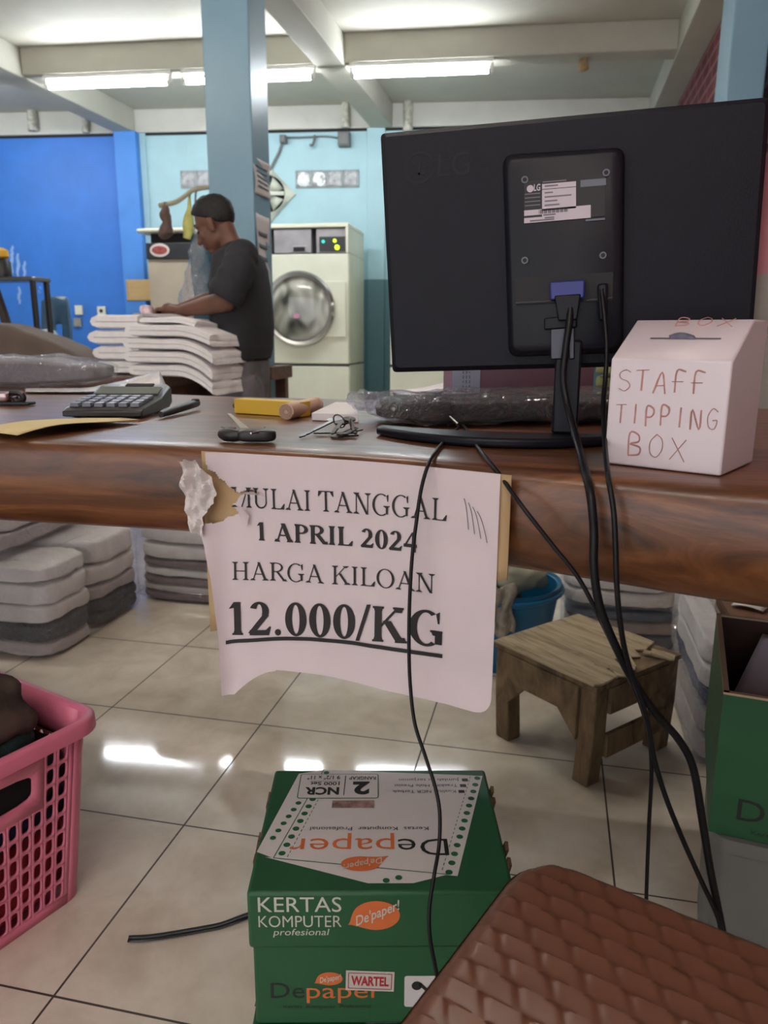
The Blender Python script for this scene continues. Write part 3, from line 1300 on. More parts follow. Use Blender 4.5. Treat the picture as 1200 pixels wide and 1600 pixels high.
tag(mb.build('cardboard_sheet', mat('tan_card', (196, 166, 116), 0.8, var=0.08), loc=c, rot=math.atan2(WD.y, WD.x), solid=0.006), 'tan cardboard sheet stuck on the blue pilaster', 'cardboard')

# thin pale upright streaks on the blue wall
M_streak = mat('pale_streak_blue', (150, 186, 236), 0.5)
mb = MB()
for x0, y0, y1, wd in ((19, 384, 400, 3), (18, 396, 430, 4), (28, 396, 432, 4), (38, 408, 432, 3), (30, 448, 475, 3), (62, 448, 460, 3)):
    pts = []
    for k in range(7):
        q = on_wall(x0 + 1.2 * math.sin(k * 1.7 + x0), y0 + (y1 - y0) * k / 6, 0.004)
        pts.append(q)
    rs = [0.008 + wd * 0.003 * math.sin(PI * (k + 0.7) / 7.4) for k in range(7)]
    mb.tube(pts, rs, 6, flat=0.25)
o = mb.build('pale_streak', M_streak, bpy.data.objects['wall_back_blue'], world=True)

# metal rack, yellow capped jar, blue chair far left
M_black = mat('black_metal', (34, 32, 34), 0.4)
Yr = 4.6
t = thing('metal_rack', 'black metal rack frame far left in front of the blue wall', 'rack', (at_y(25, 470, Yr).x - 0.1, Yr, 0))
mb = MB()
zt = at_y(20, 439, Yr).z
xr = at_y(51, 440, Yr).x
xl = xr - 0.75
for x in (xl, xr):
    for y in (Yr, Yr + 0.14):
        mb = MB()
        mb.box((x, y, zt / 2), (0.03, 0.03, zt))
        mb.build('leg', M_black, t, world=True, bevel=0.004)
mb = MB()
mb.box(((xl + xr) / 2, Yr + 0.07, zt + 0.012), (0.79, 0.19, 0.028))
mb.build('top_rail', mat('steel_rail', (120, 122, 126), 0.25, metal=0.8), t, world=True, bevel=0.006)
for z in (0.3,):
    mb = MB()
    mb.box(((xl + xr) / 2, Yr + 0.07, z), (0.74, 0.15, 0.02))
    mb.build('shelf', M_black, t, world=True)
mb = MB()
mb.tube([(xr - 0.32, Yr + 0.02, zt), (xr - 0.16, Yr + 0.02, 0.72), (xr - 0.08, Yr + 0.02, 0.3)], 0.03, 8)
mb.build('brace', mat('rust_brace', (62, 48, 44), 0.6), t, world=True)
j = at_y(3, 438, Yr + 0.05)
t = thing('jar', 'black jar with a yellow cap standing on the metal rack', 'jar', (j.x, Yr + 0.07, zt + 0.026))
mb = MB()
mb.lathe([(0.045, 0), (0.055, 0.01), (0.055, 0.10), (0.03, 0.13)])
mb.build('body', M_black, t)
mb = MB()
mb.lathe([(0.034, 0.125), (0.048, 0.135), (0.045, 0.175), (0.02, 0.19)])
mb.build('cap', mat('yellow_cap', (232, 178, 50), 0.4), t)

Yc = 5.0
a, b_ = at_y(54, 462, Yc), at_y(108, 540, Yc)
t = thing('plastic_chair', 'blue plastic chair with a rounded back behind the sofa', 'chair', ((a.x + b_.x) / 2, Yc, 0))
M_chair = mat('slate_blue_plastic', (78, 116, 148), 0.35)
hw = (b_.x - a.x) / 2
mb = MB()
mb.grid(lambda s, v: Vector(((s - 0.5) * 2 * hw * (1 - 0.12 * max(0, v - 0.75) * 4 * abs(2 * s - 1)), 0.05 * v + 0.05 * (1 - (2 * s - 1) ** 2), 0.42 + (a.z - 0.42) * v * (1 - 0.05 * (2 * s - 1) ** 4))), 16, 12,
        skip=lambda s, v: (2 * s - 1) ** 2 * 3 + ((v - 0.62) * 3.2) ** 2 < 0.25)
mb.build('backrest', M_chair, t, solid=0.02)
mb = MB()
mb.sbox((0, -0.2, 0.41), (2 * hw, 0.42, 0.04), 0.25, 32, 8)
mb.build('seat', M_chair, t)
for sx in (-1, 1):
    for y in (-0.36, 0.0):
        mb = MB()
        mb.tube([(sx * (hw - 0.04), y, 0.41), (sx * (hw - 0.01), y * 1.08, 0.0)], [0.022, 0.017], 8)
        mb.build('leg', M_chair, t)
c = at_y(77, 500, Yc - 0.12)
mb = MB()
mb.sbox((0, 0, 0.27), (0.19, 0.17, 0.56), 0.7, 30, 16, 0.012, 14)
tag(mb.build('white_bag', mat('pale_bag', (186, 200, 200), 0.6, var=0.15, scale=12), loc=(c.x, Yc - 0.16, 0.432), smooth=60), 'pale round topped bag on the blue plastic chair', 'bag')

# sofa
M_sofa = mat('taupe_upholstery', (104, 90, 82), 0.85, var=0.15, scale=5, bump=0.25, bscale=14)
YS = 4.0
t = thing('sofa', 'taupe brown sofa with a soft rounded back behind the counter', 'sofa', (-3.6, 3.8, 0))
mb = MB()
zs = at_y(20, 503, YS).z
xe = at_y(150, 545, YS).x


def sofa_fn(p):
    k = max(0, (p.x - 0.15) / 0.9)
    return Vector((p.x, p.y, p.z - (0.15 * k * k if p.z > 0 else 0) - 0.012 * math.sin(p.x * 9) * (p.z > 0)))


mb.sbox((xe - 1.05, YS, 0.12 + (zs - 0.12) / 2), (2.1, 0.30, zs - 0.12), 0.22, 80, 24, 0.016, 7, seed=3, fn=sofa_fn)
mb.build('backrest', M_sofa, t, world=True, smooth=80)
mb = MB()
mb.sbox((xe - 1.05, YS - 0.37, 0.30), (1.8, 0.62, 0.28), 0.3, 60, 16, 0.012, 7)
mb.build('seat', M_sofa, t, world=True, smooth=80)
for x in (xe - 0.10, xe - 2.0):
    mb = MB()
    mb.sbox((x, YS - 0.33, 0.34), (0.20, 0.70, 0.56), 0.4, 40, 16, 0.01, 7)
    mb.build('armrest', M_sofa, t, world=True, smooth=80)
for x in (xe - 0.15, xe - 1.95):
    for y in (YS - 0.6, YS + 0.05):
        mb = MB()
        mb.box((x, y, 0.075), (0.06, 0.06, 0.15))
        mb.build('foot', M_dark, t, world=True)

# folding table and towels
M_table = wood_mat('dark_table_wood', (52, 32, 26), (84, 54, 42), (110, 74, 56), st=(2, 12, 12), rough=0.45, coat=0.1)
TZ = 0.776
t = thing('folding_table', 'dark brown wooden table under the stacks of white towels', 'table', (-2.0, 3.3, 0))
mb = MB()
mb.box((-1.99, 3.30, TZ - 0.02), (0.82, 0.80, 0.04))
mb.build('table_top', M_table, t, world=True, bevel=0.004)
mb = MB()
mb.box((-2.0, 2.94, TZ - 0.085), (0.78, 0.03, 0.09))
mb.box((-2.0, 3.66, TZ - 0.085), (0.78, 0.03, 0.09))
mb.box((-1.62, 3.30, TZ - 0.085), (0.03, 0.70, 0.09))
mb.box((-2.38, 3.30, TZ - 0.085), (0.03, 0.70, 0.09))
mb.build('apron', M_table, t, world=True)
for x in (-2.36, -1.64):
    for y in (2.97, 3.63):
        mb = MB()
        mb.box((x, y, (TZ - 0.04) / 2), (0.06, 0.06, TZ - 0.04))
        mb.build('leg', M_table, t, world=True, bevel=0.004)

M_bench = wood_mat('bench_wood', (70, 44, 34), (104, 70, 54), (128, 92, 72), st=(2, 12, 12), rough=0.5, coat=0.05)
bx0, bx1 = at_y(398, 575, 4.0).x, at_y(436, 575, 4.0).x
bz = at_y(420, 572, 4.0).z
t = thing('wooden_bench', 'small brown wooden bench behind the person, in front of the dryer', 'bench', ((bx0 + bx1) / 2, 4.05, 0))
mb = MB()
mb.box((bx0 / 2 + bx1 / 2, 4.05, bz - 0.035), (bx1 - bx0, 0.34, 0.07))
mb.build('top', M_bench, t, world=True, bevel=0.004)
for x in (bx0 + 0.04, bx1 - 0.05):
    for y in (3.91, 4.19):
        mb = MB()
        mb.box((x, y, (bz - 0.07) / 2), (0.05, 0.05, bz - 0.07))
        mb.build('leg', M_bench, t, world=True)
mb = MB()
mb.box((bx0 / 2 + bx1 / 2, 3.91, bz - 0.2), (bx1 - bx0 - 0.06, 0.02, 0.10))
mb.build('rail', M_bench, t, world=True)

M_towel = mat('white_terry', (242, 240, 241), 0.95, var=0.05, scale=30, bump=0.35, bscale=220)
M_towel_g = mat('greyish_terry', (176, 168, 170), 0.95, var=0.08, scale=30, bump=0.35, bscale=220)


def towel(x0, x1, y0, y1, z0, layers, th, droop, xd, label, m, group, seed, wob=0.006, skew=0.0):
    """a towel folded into soft layers; folds show as rounded ends"""
    path = []
    for k in range(layers):
        z = z0 + th * (k + 0.5)
        xs = [x0 + (x1 - x0) * i / 12 for i in range(13)]
        if k % 2:
            xs = xs[::-1]
        xs = xs[::-1]
        for x in xs:
            path.append((x, z))
        if k < layers - 1:
            xe_ = xs[-1]
            d = -1 if abs(xe_ - x0) < 1e-6 else 1
            for q in (45, 90, 135):
                a = math.radians(q)
                path.append((xe_ + d * th * 0.5 * math.sin(a), z + th * 0.5 - th * 0.5 * math.cos(a)))
    n = len(path)
    prof = []
    hh = th * 0.455
    offs = []
    for i in range(n):
        a, b = path[max(0, i - 1)], path[min(n - 1, i + 1)]
        tx, tz = b[0] - a[0], b[1] - a[1]
        l = math.hypot(tx, tz) or 1
        offs.append((-tz / l, tx / l))
    e0 = offs[0]
    prof = [(path[i][0] + offs[i][0] * hh, path[i][1] + offs[i][1] * hh) for i in range(n)] + [(path[i][0] - offs[i][0] * hh, path[i][1] - offs[i][1] * hh) for i in range(n - 1, -1, -1)]
    rings = []
    NY = 14
    for j in range(NY + 1):
        y = y0 + (y1 - y0) * j / NY
        endk = 0.75 if j in (0, NY) else 1.0
        zc = z0 + th * layers / 2
        ring = []
        for x, z in prof:
            s = max(0.0, (x - xd) / max(1e-3, x1 - xd))
            dz = -droop * s * s
            w = wob * noise.noise(Vector((x * 6 + seed, y * 5, seed * 2.3)))
            wx = 1.4 * wob * noise.noise(Vector((y * 9, seed * 5.1, z * 25)))
            ring.append(Vector((x + wx + skew * (y - y0), y, zc + (z - zc) * endk + dz + w * min(1, (z - z0) / (th * layers) + 0.15))))
        rings.append(ring)
    mb = MB()
    mb.loft(rings)
    o = mb.build('folded_towel', m, world=True, loc=((x0 + x1) / 2, (y0 + y1) / 2, z0), smooth=70)
    return tag(o, label, 'towel', group)


lx0, lx1 = at_y(150, 530, 3.06).x, at_y(216, 530, 3.06).x
z = TZ + 0.002
for k, (lab, h) in enumerate((('white folded towel at the bottom of the left towel stack', 0.058), ('white folded towel second from the bottom of the left stack', 0.066),
                              ('white folded towel third from the bottom of the left stack', 0.066), ('white folded towel on top of the left towel stack', 0.060))):
    towel(lx0 + 0.010 * math.sin(k * 2.2), lx1, 3.06, 3.46, z, 2, h / 2, 0, lx1, lab, M_towel, 'folded white towels on the table', k + 1)
    z += h + 0.001
zl = z
fx0 = at_y(203, 540, 2.93).x
specs = (('white folded towel at the bottom of the front stack, drooping off the table', 0.053, at_y(332, 560, 2.93).x, 0.075, M_towel),
         ('white folded towel second from the bottom of the front drooping stack', 0.053, at_y(332, 560, 2.93).x, 0.070, M_towel),
         ('white folded towel in the middle of the front drooping stack', 0.050, at_y(332, 560, 2.93).x, 0.060, M_towel),
         ('white folded towel second from the top of the front stack', 0.050, at_y(332, 560, 2.93).x, 0.040, M_towel))
z = TZ + 0.002
for k, (lab, h, xr_, dp, m) in enumerate(specs):
    towel(fx0 + 0.018 * math.sin(k * 2.6 + 1), xr_ + 0.006 * math.sin(k * 4.0), 2.92, 3.36, z, 2, h / 2, dp, fx0 + 0.20, lab, m, 'folded white towels on the table', k + 11, wob=0.008)
    z += h + 0.002
zf = z
towel(fx0 + 0.03, fx0 + 0.27, 2.98, 3.30, zf + 0.004, 2, 0.012, 0.02, fx0 + 0.15, 'white towel being folded under the hands, on top of the front stack', M_towel, 'folded white towels on the table', 31, wob=0.01)
towel(fx0 - 0.08, fx0 + 0.10, 3.10, 3.40, zf + 0.030, 1, 0.016, 0.015, fx0, 'greyish towel under the hands of the person', M_towel_g, 'folded white towels on the table', 35, wob=0.012)
c = at_y(219, 488, 3.3)
mb = MB()
mb.sbox((0, 0, 0.02), (0.06, 0.05, 0.045), 0.6, 20, 10, 0.006, 30)
tag(mb.build('packet', mat('pink_white_packet', (226, 200, 208), 0.5, var=0.35, scale=40), loc=(c.x, 3.36, zl + 0.008)), 'small pink and white packet on top of the left towel stack', 'packet')

# flexible arm on the column with things hanging
YA = 4.0
M_hose = mat('cream_hose', (196, 190, 164), 0.5)
pts = catmull([at_y(x, y, YA) for x, y in ((248, 321), (262, 319), (276, 315), (288, 307), (300, 298), (314, 294), (329, 292))], 10)
mb = MB()
mb.tube(pts, [0.011 + 0.004 * (1 if i % 2 else -1) for i in range(len(pts))], 8)
tag(mb.build('hanging_rod', M_hose, world=True, loc=pts[-1], smooth=30), 'curved cream ribbed hanging rod sticking out of the column above the person', 'rod')
c = at_y(259, 323, YA)
t = thing('cloth_pouch', 'brown cloth pouch hanging from the curved rod', 'pouch', c)
mb = MB()
p0 = [at_y(x, y, YA) for x, y in ((259, 316), (259, 326), (258, 336), (261, 346), (260, 356), (260, 366), (262, 371))]
mb.tube(catmull(p0, 4), [0.012, 0.012, 0.012, 0.014, 0.02, 0.022, 0.024, 0.028, 0.03, 0.03, 0.028, 0.026, 0.024, 0.024, 0.026, 0.03, 0.034, 0.036, 0.04, 0.042, 0.044, 0.04, 0.036, 0.03, 0.02], 12)
mb.build('bag', mat('brown_cloth', (104, 84, 78), 0.8, var=0.25, scale=20), t, world=True, smooth=80)
p0 = [at_y(x, y, YA + 0.02) for x, y in ((296, 300), (296, 325), (295, 340), (294, 352), (294, 362), (292, 373))]
mb = MB()
mb.tube(p0, [0.006, 0.012, 0.03, 0.034, 0.03, 0.022], 10, flat=0.5)
tag(mb.build('yellow_cloth', mat('lime_cloth', (196, 196, 112), 0.8, var=0.2, scale=20), world=True, loc=p0[0], smooth=80), 'narrow yellow green cloth hanging behind the head of the person', 'cloth')
t = thing('hanging_garment', 'dark teal garment in a clear plastic cover hanging left of the column', 'garment', at_y(310, 420, YA + 0.05))
mb = MB()
g0, g1 = at_y(303, 372, YA + 0.06), at_y(330, 490, YA + 0.06)
mb.sbox(((g0.x + g1.x) / 2, YA + 0.06, (g0.z + g1.z) / 2 - 0.1), (0.12, 0.05, g0.z - g1.z + 0.25), 0.5, 40, 24, 0.012, 9)
mb.build('cloth', mat('dark_teal_cloth', (58, 92, 108), 0.8, var=0.2), t, world=True, smooth=80)
mb = MB()
rings = []
for k in range(16):
    s = k / 15.0
    yy = 330 + 158 * s
    xl_, xr_ = 303 - 33 * s ** 1.2 + 3 * math.sin(k * 1.9), 309 + 20 * s ** 0.6 + 2 * math.sin(k * 2.7)
    a, b_ = at_y(xl_, yy, YA), at_y(xr_, yy, YA)
    ring = []
    for q in range(26):
        an = 2 * PI * q / 26
        cx, hw_ = (a.x + b_.x) / 2, (b_.x - a.x) / 2
        ring.append(Vector((cx + hw_ * math.cos(an) + 0.006 * math.sin(an * 5 + k), YA + 0.05 + (0.03 + 0.05 * s) * math.sin(an) + 0.008 * noise.noise(Vector((q, k * 0.7, 1))), a.z)))
    rings.append(ring)
mb.loft(rings, caps=False)
M_film_h = plastic_film('hanging_plastic', 0.30, bscale=16, milky=0.10, strength=0.9)
mb.build('plastic_cover', M_film_h, t, world=True, smooth=60)
mb = MB()
mb.tube([at_y(306, 297, YA), at_y(305, 318, YA + 0.02), at_y(306, 332, YA + 0.05)], 0.005, 6)
mb.tube([at_y(306, 332, YA + 0.05), at_y(312, 372, YA + 0.06)], 0.004, 6)
mb.build('hanger', M_conduit, t, world=True)

# ================================================================== THE PERSON
YP = 3.4


def pp_(x, y, d=0.0):
    """point at pixel (x,y) of the person's mid plane, moved d metres along Y"""
    return at_y(x, y, YP + d)


person = thing('person', 'person with short black hair in a black T-shirt folding towels at the table', 'person', (-1.42, YP, 0))
M_skin = mat('brown_skin', (110, 76, 62), 0.5, var=0.08, scale=12, spec=0.35)
M_hair = mat('black_hair', (20, 18, 18), 0.6, var=0.3, scale=80, bump=0.6, bscale=160)
M_shirt = mat('black_cotton', (40, 41, 46), 0.85, var=0.10, scale=6, bump=0.2, bscale=30)
M_trous = mat('grey_trousers', (104, 102, 106), 0.85, var=0.28, scale=9, bump=0.25, bscale=30)


def remesh(o, vox, smooth_it=4, fac=0.5):
    md = o.modifiers.new('remesh', 'REMESH')
    md.mode = 'VOXEL'
    md.voxel_size = vox
    md.use_smooth_shade = True
    if smooth_it:
        s = o.modifiers.new('smooth', 'SMOOTH')
        s.iterations = smooth_it
        s.factor = fac


def chain(mb, pts, rs, seg=14, n=5, flat=1.0):
    P = catmull(pts, n)
    R = []
    for i in range(len(P)):
        t = i / n
        k = min(int(t), len(rs) - 2)
        R.append(rs[k] + (rs[k + 1] - rs[k]) * (t - k))
    mb.tube(P, R, seg, flat=flat)
    for p, r in ((P[0], R[0]), (P[-1], R[-1])):
        mb.ell(p, (r, r, r), nu=14, nv=8)


pit = math.radians(25)
HF = Vector((-math.cos(pit), 0, -math.sin(pit)))
HU = Vector((-math.sin(pit), 0, math.cos(pit)))
HC = pp_(336, 350)


def hd(a, c, b):
    return HC + HF * a + Vector((0, c, 0)) + HU * b


HR = Matrix((HF, Vector((0, 1, 0)), HU)).transposed()
mb = MB()


def hell(a, c, b, r):
    mb.ell(hd(a, c, b), r, nu=24, nv=14, rot=HR)


hell(-0.012, 0, 0.030, (0.094, 0.074, 0.082))
hell(0.025, 0, -0.03, (0.066, 0.060, 0.088))
hell(0.012, 0, -0.062, (0.060, 0.056, 0.05))
hell(0.056, 0, -0.100, (0.024, 0.027, 0.022))
for s in (-1, 1):
    hell(0.066, s * 0.028, 0.016, (0.020, 0.026, 0.010))
    hell(0.058, s * 0.036, -0.030, (0.022, 0.022, 0.022))
    hell(-0.004, s * 0.073, -0.018, (0.019, 0.009, 0.032))
    hell(-0.010, s * 0.080, -0.008, (0.014, 0.006, 0.020))
    hell(0.086, s * 0.010, -0.046, (0.012, 0.010, 0.008))
chain(mb, [hd(0.082, 0, 0.006), hd(0.094, 0, -0.018), hd(0.104, 0, -0.040)], [0.009, 0.011, 0.013])
hell(0.084, 0, -0.066, (0.013, 0.022, 0.007))
hell(0.081, 0, -0.078, (0.013, 0.020, 0.008))
# neck and trunk
chain(mb, [hd(-0.030, 0, -0.035), pp_(358, 374), pp_(368, 392)], [0.050, 0.047, 0.052])
chain(mb, [pp_(374, 402), pp_(377, 440), pp_(380, 500), pp_(381, 560), pp_(380, 592)], [0.065, 0.075, 0.075, 0.07, 0.062])
chain(mb, [pp_(374, 402, -0.15), pp_(374, 398), pp_(374, 402, 0.15)], [0.045, 0.05, 0.045])
# arms and hands
for s, sh, el, wr, kn in ((-1, (378, 404, -0.165), (353, 471, -0.225), (283, 486, -0.125), (262, 484, -0.095)),
                          (1, (374, 404, 0.165), (346, 464, 0.215), (284, 482, 0.03), (263, 483, 0.01))):
    a, b, c, k = pp_(*sh), pp_(*el), pp_(*wr), pp_(*kn)
    chain(mb, [a, (a + b) / 2, b], [0.056, 0.048, 0.042])
    chain(mb, [b, b * 0.6 + c * 0.4, c], [0.043, 0.041, 0.027])
    chain(mb, [c, c * 0.4 + k * 0.6, k], [0.026, 0.030, 0.030], flat=0.75)
    side = Vector((0, 1, 0))
    fw = (k - c)
    fw.y *= 0.5
    fw.normalize()
    dn = Vector((0, 0, -1))
    lens = (0.062, 0.072, 0.068, 0.052)
    for i in range(4):
        o = (i - 1.5) * 0.019
        p0 = k + fw * 0.012 + side * o
        p1 = p0 + fw * lens[i] * 0.48 + dn * 0.002
        p2 = p1 + fw * lens[i] * 0.26 + dn * 0.018
        p3 = p2 + fw * lens[i] * 0.10 + dn * 0.016
        chain(mb, [p0, p1, p2, p3], [0.0105, 0.0098, 0.009, 0.0082], seg=10, n=3)
    th0 = c * 0.45 + k * 0.55 + side * (-s) * 0.022
    chain(mb, [th0, th0 + fw * 0.028 + side * (-s) * 0.018 + dn * 0.008, th0 + fw * 0.055 + side * (-s) * 0.022 + dn * 0.020], [0.014, 0.0115, 0.0095], seg=10, n=3)
# legs and feet
for s in (-1, 1):
    hp = pp_(386, 592, s * 0.085)
    kn_ = Vector((hp.x - 0.02, YP + s * 0.10, 0.44))
    an = Vector((hp.x + 0.03, YP + s * 0.105, 0.085))
    chain(mb, [hp, (hp + kn_) / 2, kn_], [0.052, 0.050, 0.048])
    chain(mb, [kn_, (kn_ * 0.65 + an * 0.35), an], [0.055, 0.056, 0.036])
    chain(mb, [an + Vector((0.03, 0, -0.045)), an + Vector((-0.06, 0, -0.055)), an + Vector((-0.15, s * 0.01, -0.062))], [0.036, 0.034, 0.02])
body = mb.build('body', M_skin, person, world=True)
remesh(body, 0.0048, 3, 0.5)

# hair: a cap over the cranium, short sides, longer top
mb = MB()
seg, rows = 40, 18
rings = []
for j in range(rows + 1):
    ph = j / rows
    ring = []
    for i in range(seg):
        a = 2 * PI * i / seg
        # lower limit of the hair round the head (front, sides, nape)
        low = 0.00 + 0.50 * max(0, math.cos(a)) ** 0.6 - 0.90 * max(0, -math.cos(a)) ** 0.8 - 0.28 * abs(math.sin(a)) ** 3
        el_ = low + (PI / 2 - 0.02 - low) * ph
        th = 1.025 + 0.13 * max(0, math.sin(el_)) + 0.10 * max(0, math.cos(a)) * max(0, math.sin(el_ * 1.2)) + 0.05 * noise.noise(Vector((math.cos(a) * 4, math.sin(a) * 4, el_ * 6)))
        if ph == 0:
            th = 1.0
        ring.append(hd(-0.012 + 0.094 * th * math.cos(el_) * math.cos(a), 0.0745 * th * math.cos(el_) * math.sin(a), 0.030 + 0.082 * th * math.sin(el_)))
    rings.append(ring)
mb.loft(rings, caps=True)
for i in range(0):
    a = random.uniform(-0.9, 0.9)
    p = hd(0.070 + 0.02 * math.cos(a), 0.05 * math.sin(a), 0.068 + random.uniform(-0.01, 0.015))
    mb.tube([p, p + HF * 0.018 + HU * 0.012, p + HF * 0.032 + HU * random.uniform(-0.012, 0.01)], [0.012, 0.010, 0.003], 7)
mb.build('hair', M_hair, person, world=True, smooth=80)
for s in (-1, 1):
    mb = MB()
    chain(mb, [hd(0.083, s * 0.014, 0.022), hd(0.082, s * 0.032, 0.027), hd(0.066, s * 0.048, 0.020)], [0.004, 0.005, 0.003], seg=8)
    mb.build('eyebrow', M_hair, person, world=True)
    mb = MB()
    chain(mb, [hd(0.083, s * 0.020, -0.008), hd(0.081, s * 0.032, -0.007), hd(0.070, s * 0.044, -0.008)], [0.003, 0.005, 0.003], seg=8)
    mb.build('eye', M_hair, person, world=True)

# T-shirt
mb = MB()
rings = []
for y, xf, xb, hw in ((383, 364, 383, 0.075), (389, 356, 391, 0.115), (396, 350, 397, 0.165), (404, 346, 402, 0.19), (420, 343.5, 407, 0.198), (445, 341.5, 411, 0.20), (475, 341, 415, 0.202),
                      (510, 341.5, 418, 0.205), (545, 340.5, 417, 0.208), (574, 340, 412, 0.212)):
    a, b = pp_(xf, y + (2 if y > 560 else 0)), pp_(xb, y - (14 if y > 560 else 0))
    c = (a + b) / 2
    hx = (b.x - a.x) / 2
    ring = []
    for i in range(44):
        t = 2 * PI * i / 44
        cs, sn = math.cos(t), math.sin(t)
        k = 1 + 0.03 * noise.noise(Vector((cs * 2, sn * 2, y * 0.03))) * (y > 410)
        ex, ey = math.copysign(abs(cs) ** 0.75, cs) * k, math.copysign(abs(sn) ** 0.75, sn) * k
        zz = a.z + (b.z - a.z) * (ex + 1) / 2
        ring.append(Vector((c.x + hx * ex, YP + hw * ey, zz)))
    rings.append(ring)
mb.loft(rings)
for s, P, R in ((-1, ((379, 400, -0.15), (369, 428, -0.205), (349, 466, -0.225)), (0.072, 0.080, 0.078)),
                (1, ((376, 400, 0.15), (362, 428, 0.20), (342, 458, 0.215)), (0.072, 0.078, 0.072))):
    a, b, c = [pp_(*p) for p in P]
    P_ = catmull([a, b, c], 6)
    mb.tube(P_, [R[0] + (R[2] - R[0]) * i / 12 + 0.004 * math.sin(i * 2.0) for i in range(len(P_))], 18)
    mb.ell(a, (R[0],) * 3, nu=16, nv=10)
for k in range(0):
    y0 = 430 + k * 20
    p0, p1, p2 = pp_(404, y0 + 12, -0.13 - 0.01 * k), pp_(385, y0 + 2, -0.19), pp_(366, y0 - 6 + 10 * math.sin(k), -0.19)
    mb.tube(catmull([p0, p1, p2], 4), 0.012, 8)
sh = mb.build('t_shirt', M_shirt, person, world=True)
remesh(sh, 0.0065, 5, 0.5)
# collar band
mb = MB()
ring = []
for i in range(25):
    t = 2 * PI * i / 24
    a, b = pp_(351, 391), pp_(383, 377)
    c = (a + b) / 2
    ring.append(Vector((c.x + (b.x - a.x) / 2 * math.cos(t), YP + 0.074 * math.sin(t), c.z + (b.z - a.z) / 2 * math.cos(t))))
mb.tube(ring, 0.009, 8, flat=0.7)
mb.build('collar', M_shirt, person, world=True)
# trousers
mb = MB()
rings = []
for y, xf, xb, hw in ((562, 348, 410, 0.165), (585, 347, 411, 0.175), (610, 346, 409, 0.175), (628, 347, 407, 0.17)):
    a, b = pp_(xf, y), pp_(xb, y)
    c = (a + b) / 2
    rings.append([Vector((c.x + (b.x - a.x) / 2 * math.copysign(abs(math.cos(2 * PI * i / 36)) ** 0.6, math.cos(2 * PI * i / 36)), YP + hw * math.copysign(abs(math.sin(2 * PI * i / 36)) ** 0.6, math.sin(2 * PI * i / 36)), a.z)) for i in range(36)])
mb.loft(rings)
for s in (-1, 1):
    hp = pp_(378, 612, s * 0.085)
    chain(mb, [hp, Vector((hp.x - 0.01, YP + s * 0.10, 0.42)), Vector((hp.x + 0.03, YP + s * 0.105, 0.13))], [0.105, 0.088, 0.078], seg=20)
for k in range(5):
    mb.tube(catmull([pp_(352 + k * 4, 590 + k * 7, -0.15), pp_(375, 598 + k * 6, -0.175), pp_(400, 586 + k * 8, -0.13)], 4), 0.010, 8)
tr = mb.build('trousers', M_trous, person, world=True)
remesh(tr, 0.008, 4, 0.5)

# ================================================================== BELOW AND BEHIND THE COUNTER
M_film = plastic_film('clear_wrap', 0.16, fres=0.22, tint=(250, 250, 252), bscale=34, milky=0.03, strength=1.0)
M_lin = mat('packed_white_linen', (244, 241, 238), 0.9, var=0.08, scale=14, bump=0.3, bscale=120)
M_lin2 = mat('packed_grey_linen', (200, 192, 190), 0.9, var=0.10, scale=14, bump=0.3, bscale=120)
M_lind = mat('packed_dark_towel', (66, 70, 78), 0.9, var=0.25, scale=18, bump=0.3, bscale=90)
M_linm = mat('packed_mauve_sheet', (126, 110, 114), 0.9, var=0.12, scale=18)
M_linb = mat('packed_blue_grey_sheet', (126, 140, 156), 0.9, var=0.12, scale=10)
M_navy = mat('navy_sheet', (52, 62, 110), 0.9, var=0.15)


def pack(label, x0, x1, y0, y1, z0, piles, group='plastic wrapped laundry packs under the counter', rot=0.0, film=None, amp=0.012, seed=0):
    """folded linen in a clear wrap. piles: list of (ya, yb fractions, [(height, material)...])"""
    cx, cy = (x0 + x1) / 2, (y0 + y1) / 2
    t = thing('laundry_pack', label, 'laundry pack', (cx, cy, z0), rot, group)
    w, d = x1 - x0, y1 - y0
    top = 0
    for pi, (fa, fb, layers) in enumerate(piles):
        z = 0.006
        for k, (h, m) in enumerate(layers):
            mb = MB()
            yc = (-0.5 + (fa + fb) / 2) * d
            ins = 0.012 * abs(noise.noise(Vector((k * 1.7 + seed, pi * 3.3, 0.5))))
            mb.sbox((0, yc, z + h / 2), (w - 0.03 - ins, (fb - fa) * d - 0.012 - ins, h * 1.03), 0.36, 96, 24, amp * 0.9, 14, seed=k + pi * 9 + seed, rows=3, rowamp=0.007)
            mb.build('folded_linen', m, t, smooth=80)
            z += h * 0.99
        top = max(top, z)
    mb = MB()
    mb.sbox((0, 0, top / 2 + 0.002), (w - 0.014, d - 0.004, top + 0.004), 0.16, 96, 36, amp * 0.7, 15, seed=seed + 40)
    mb.build('plastic_wrap', film or M_film, t, smooth=80)
    return t, top


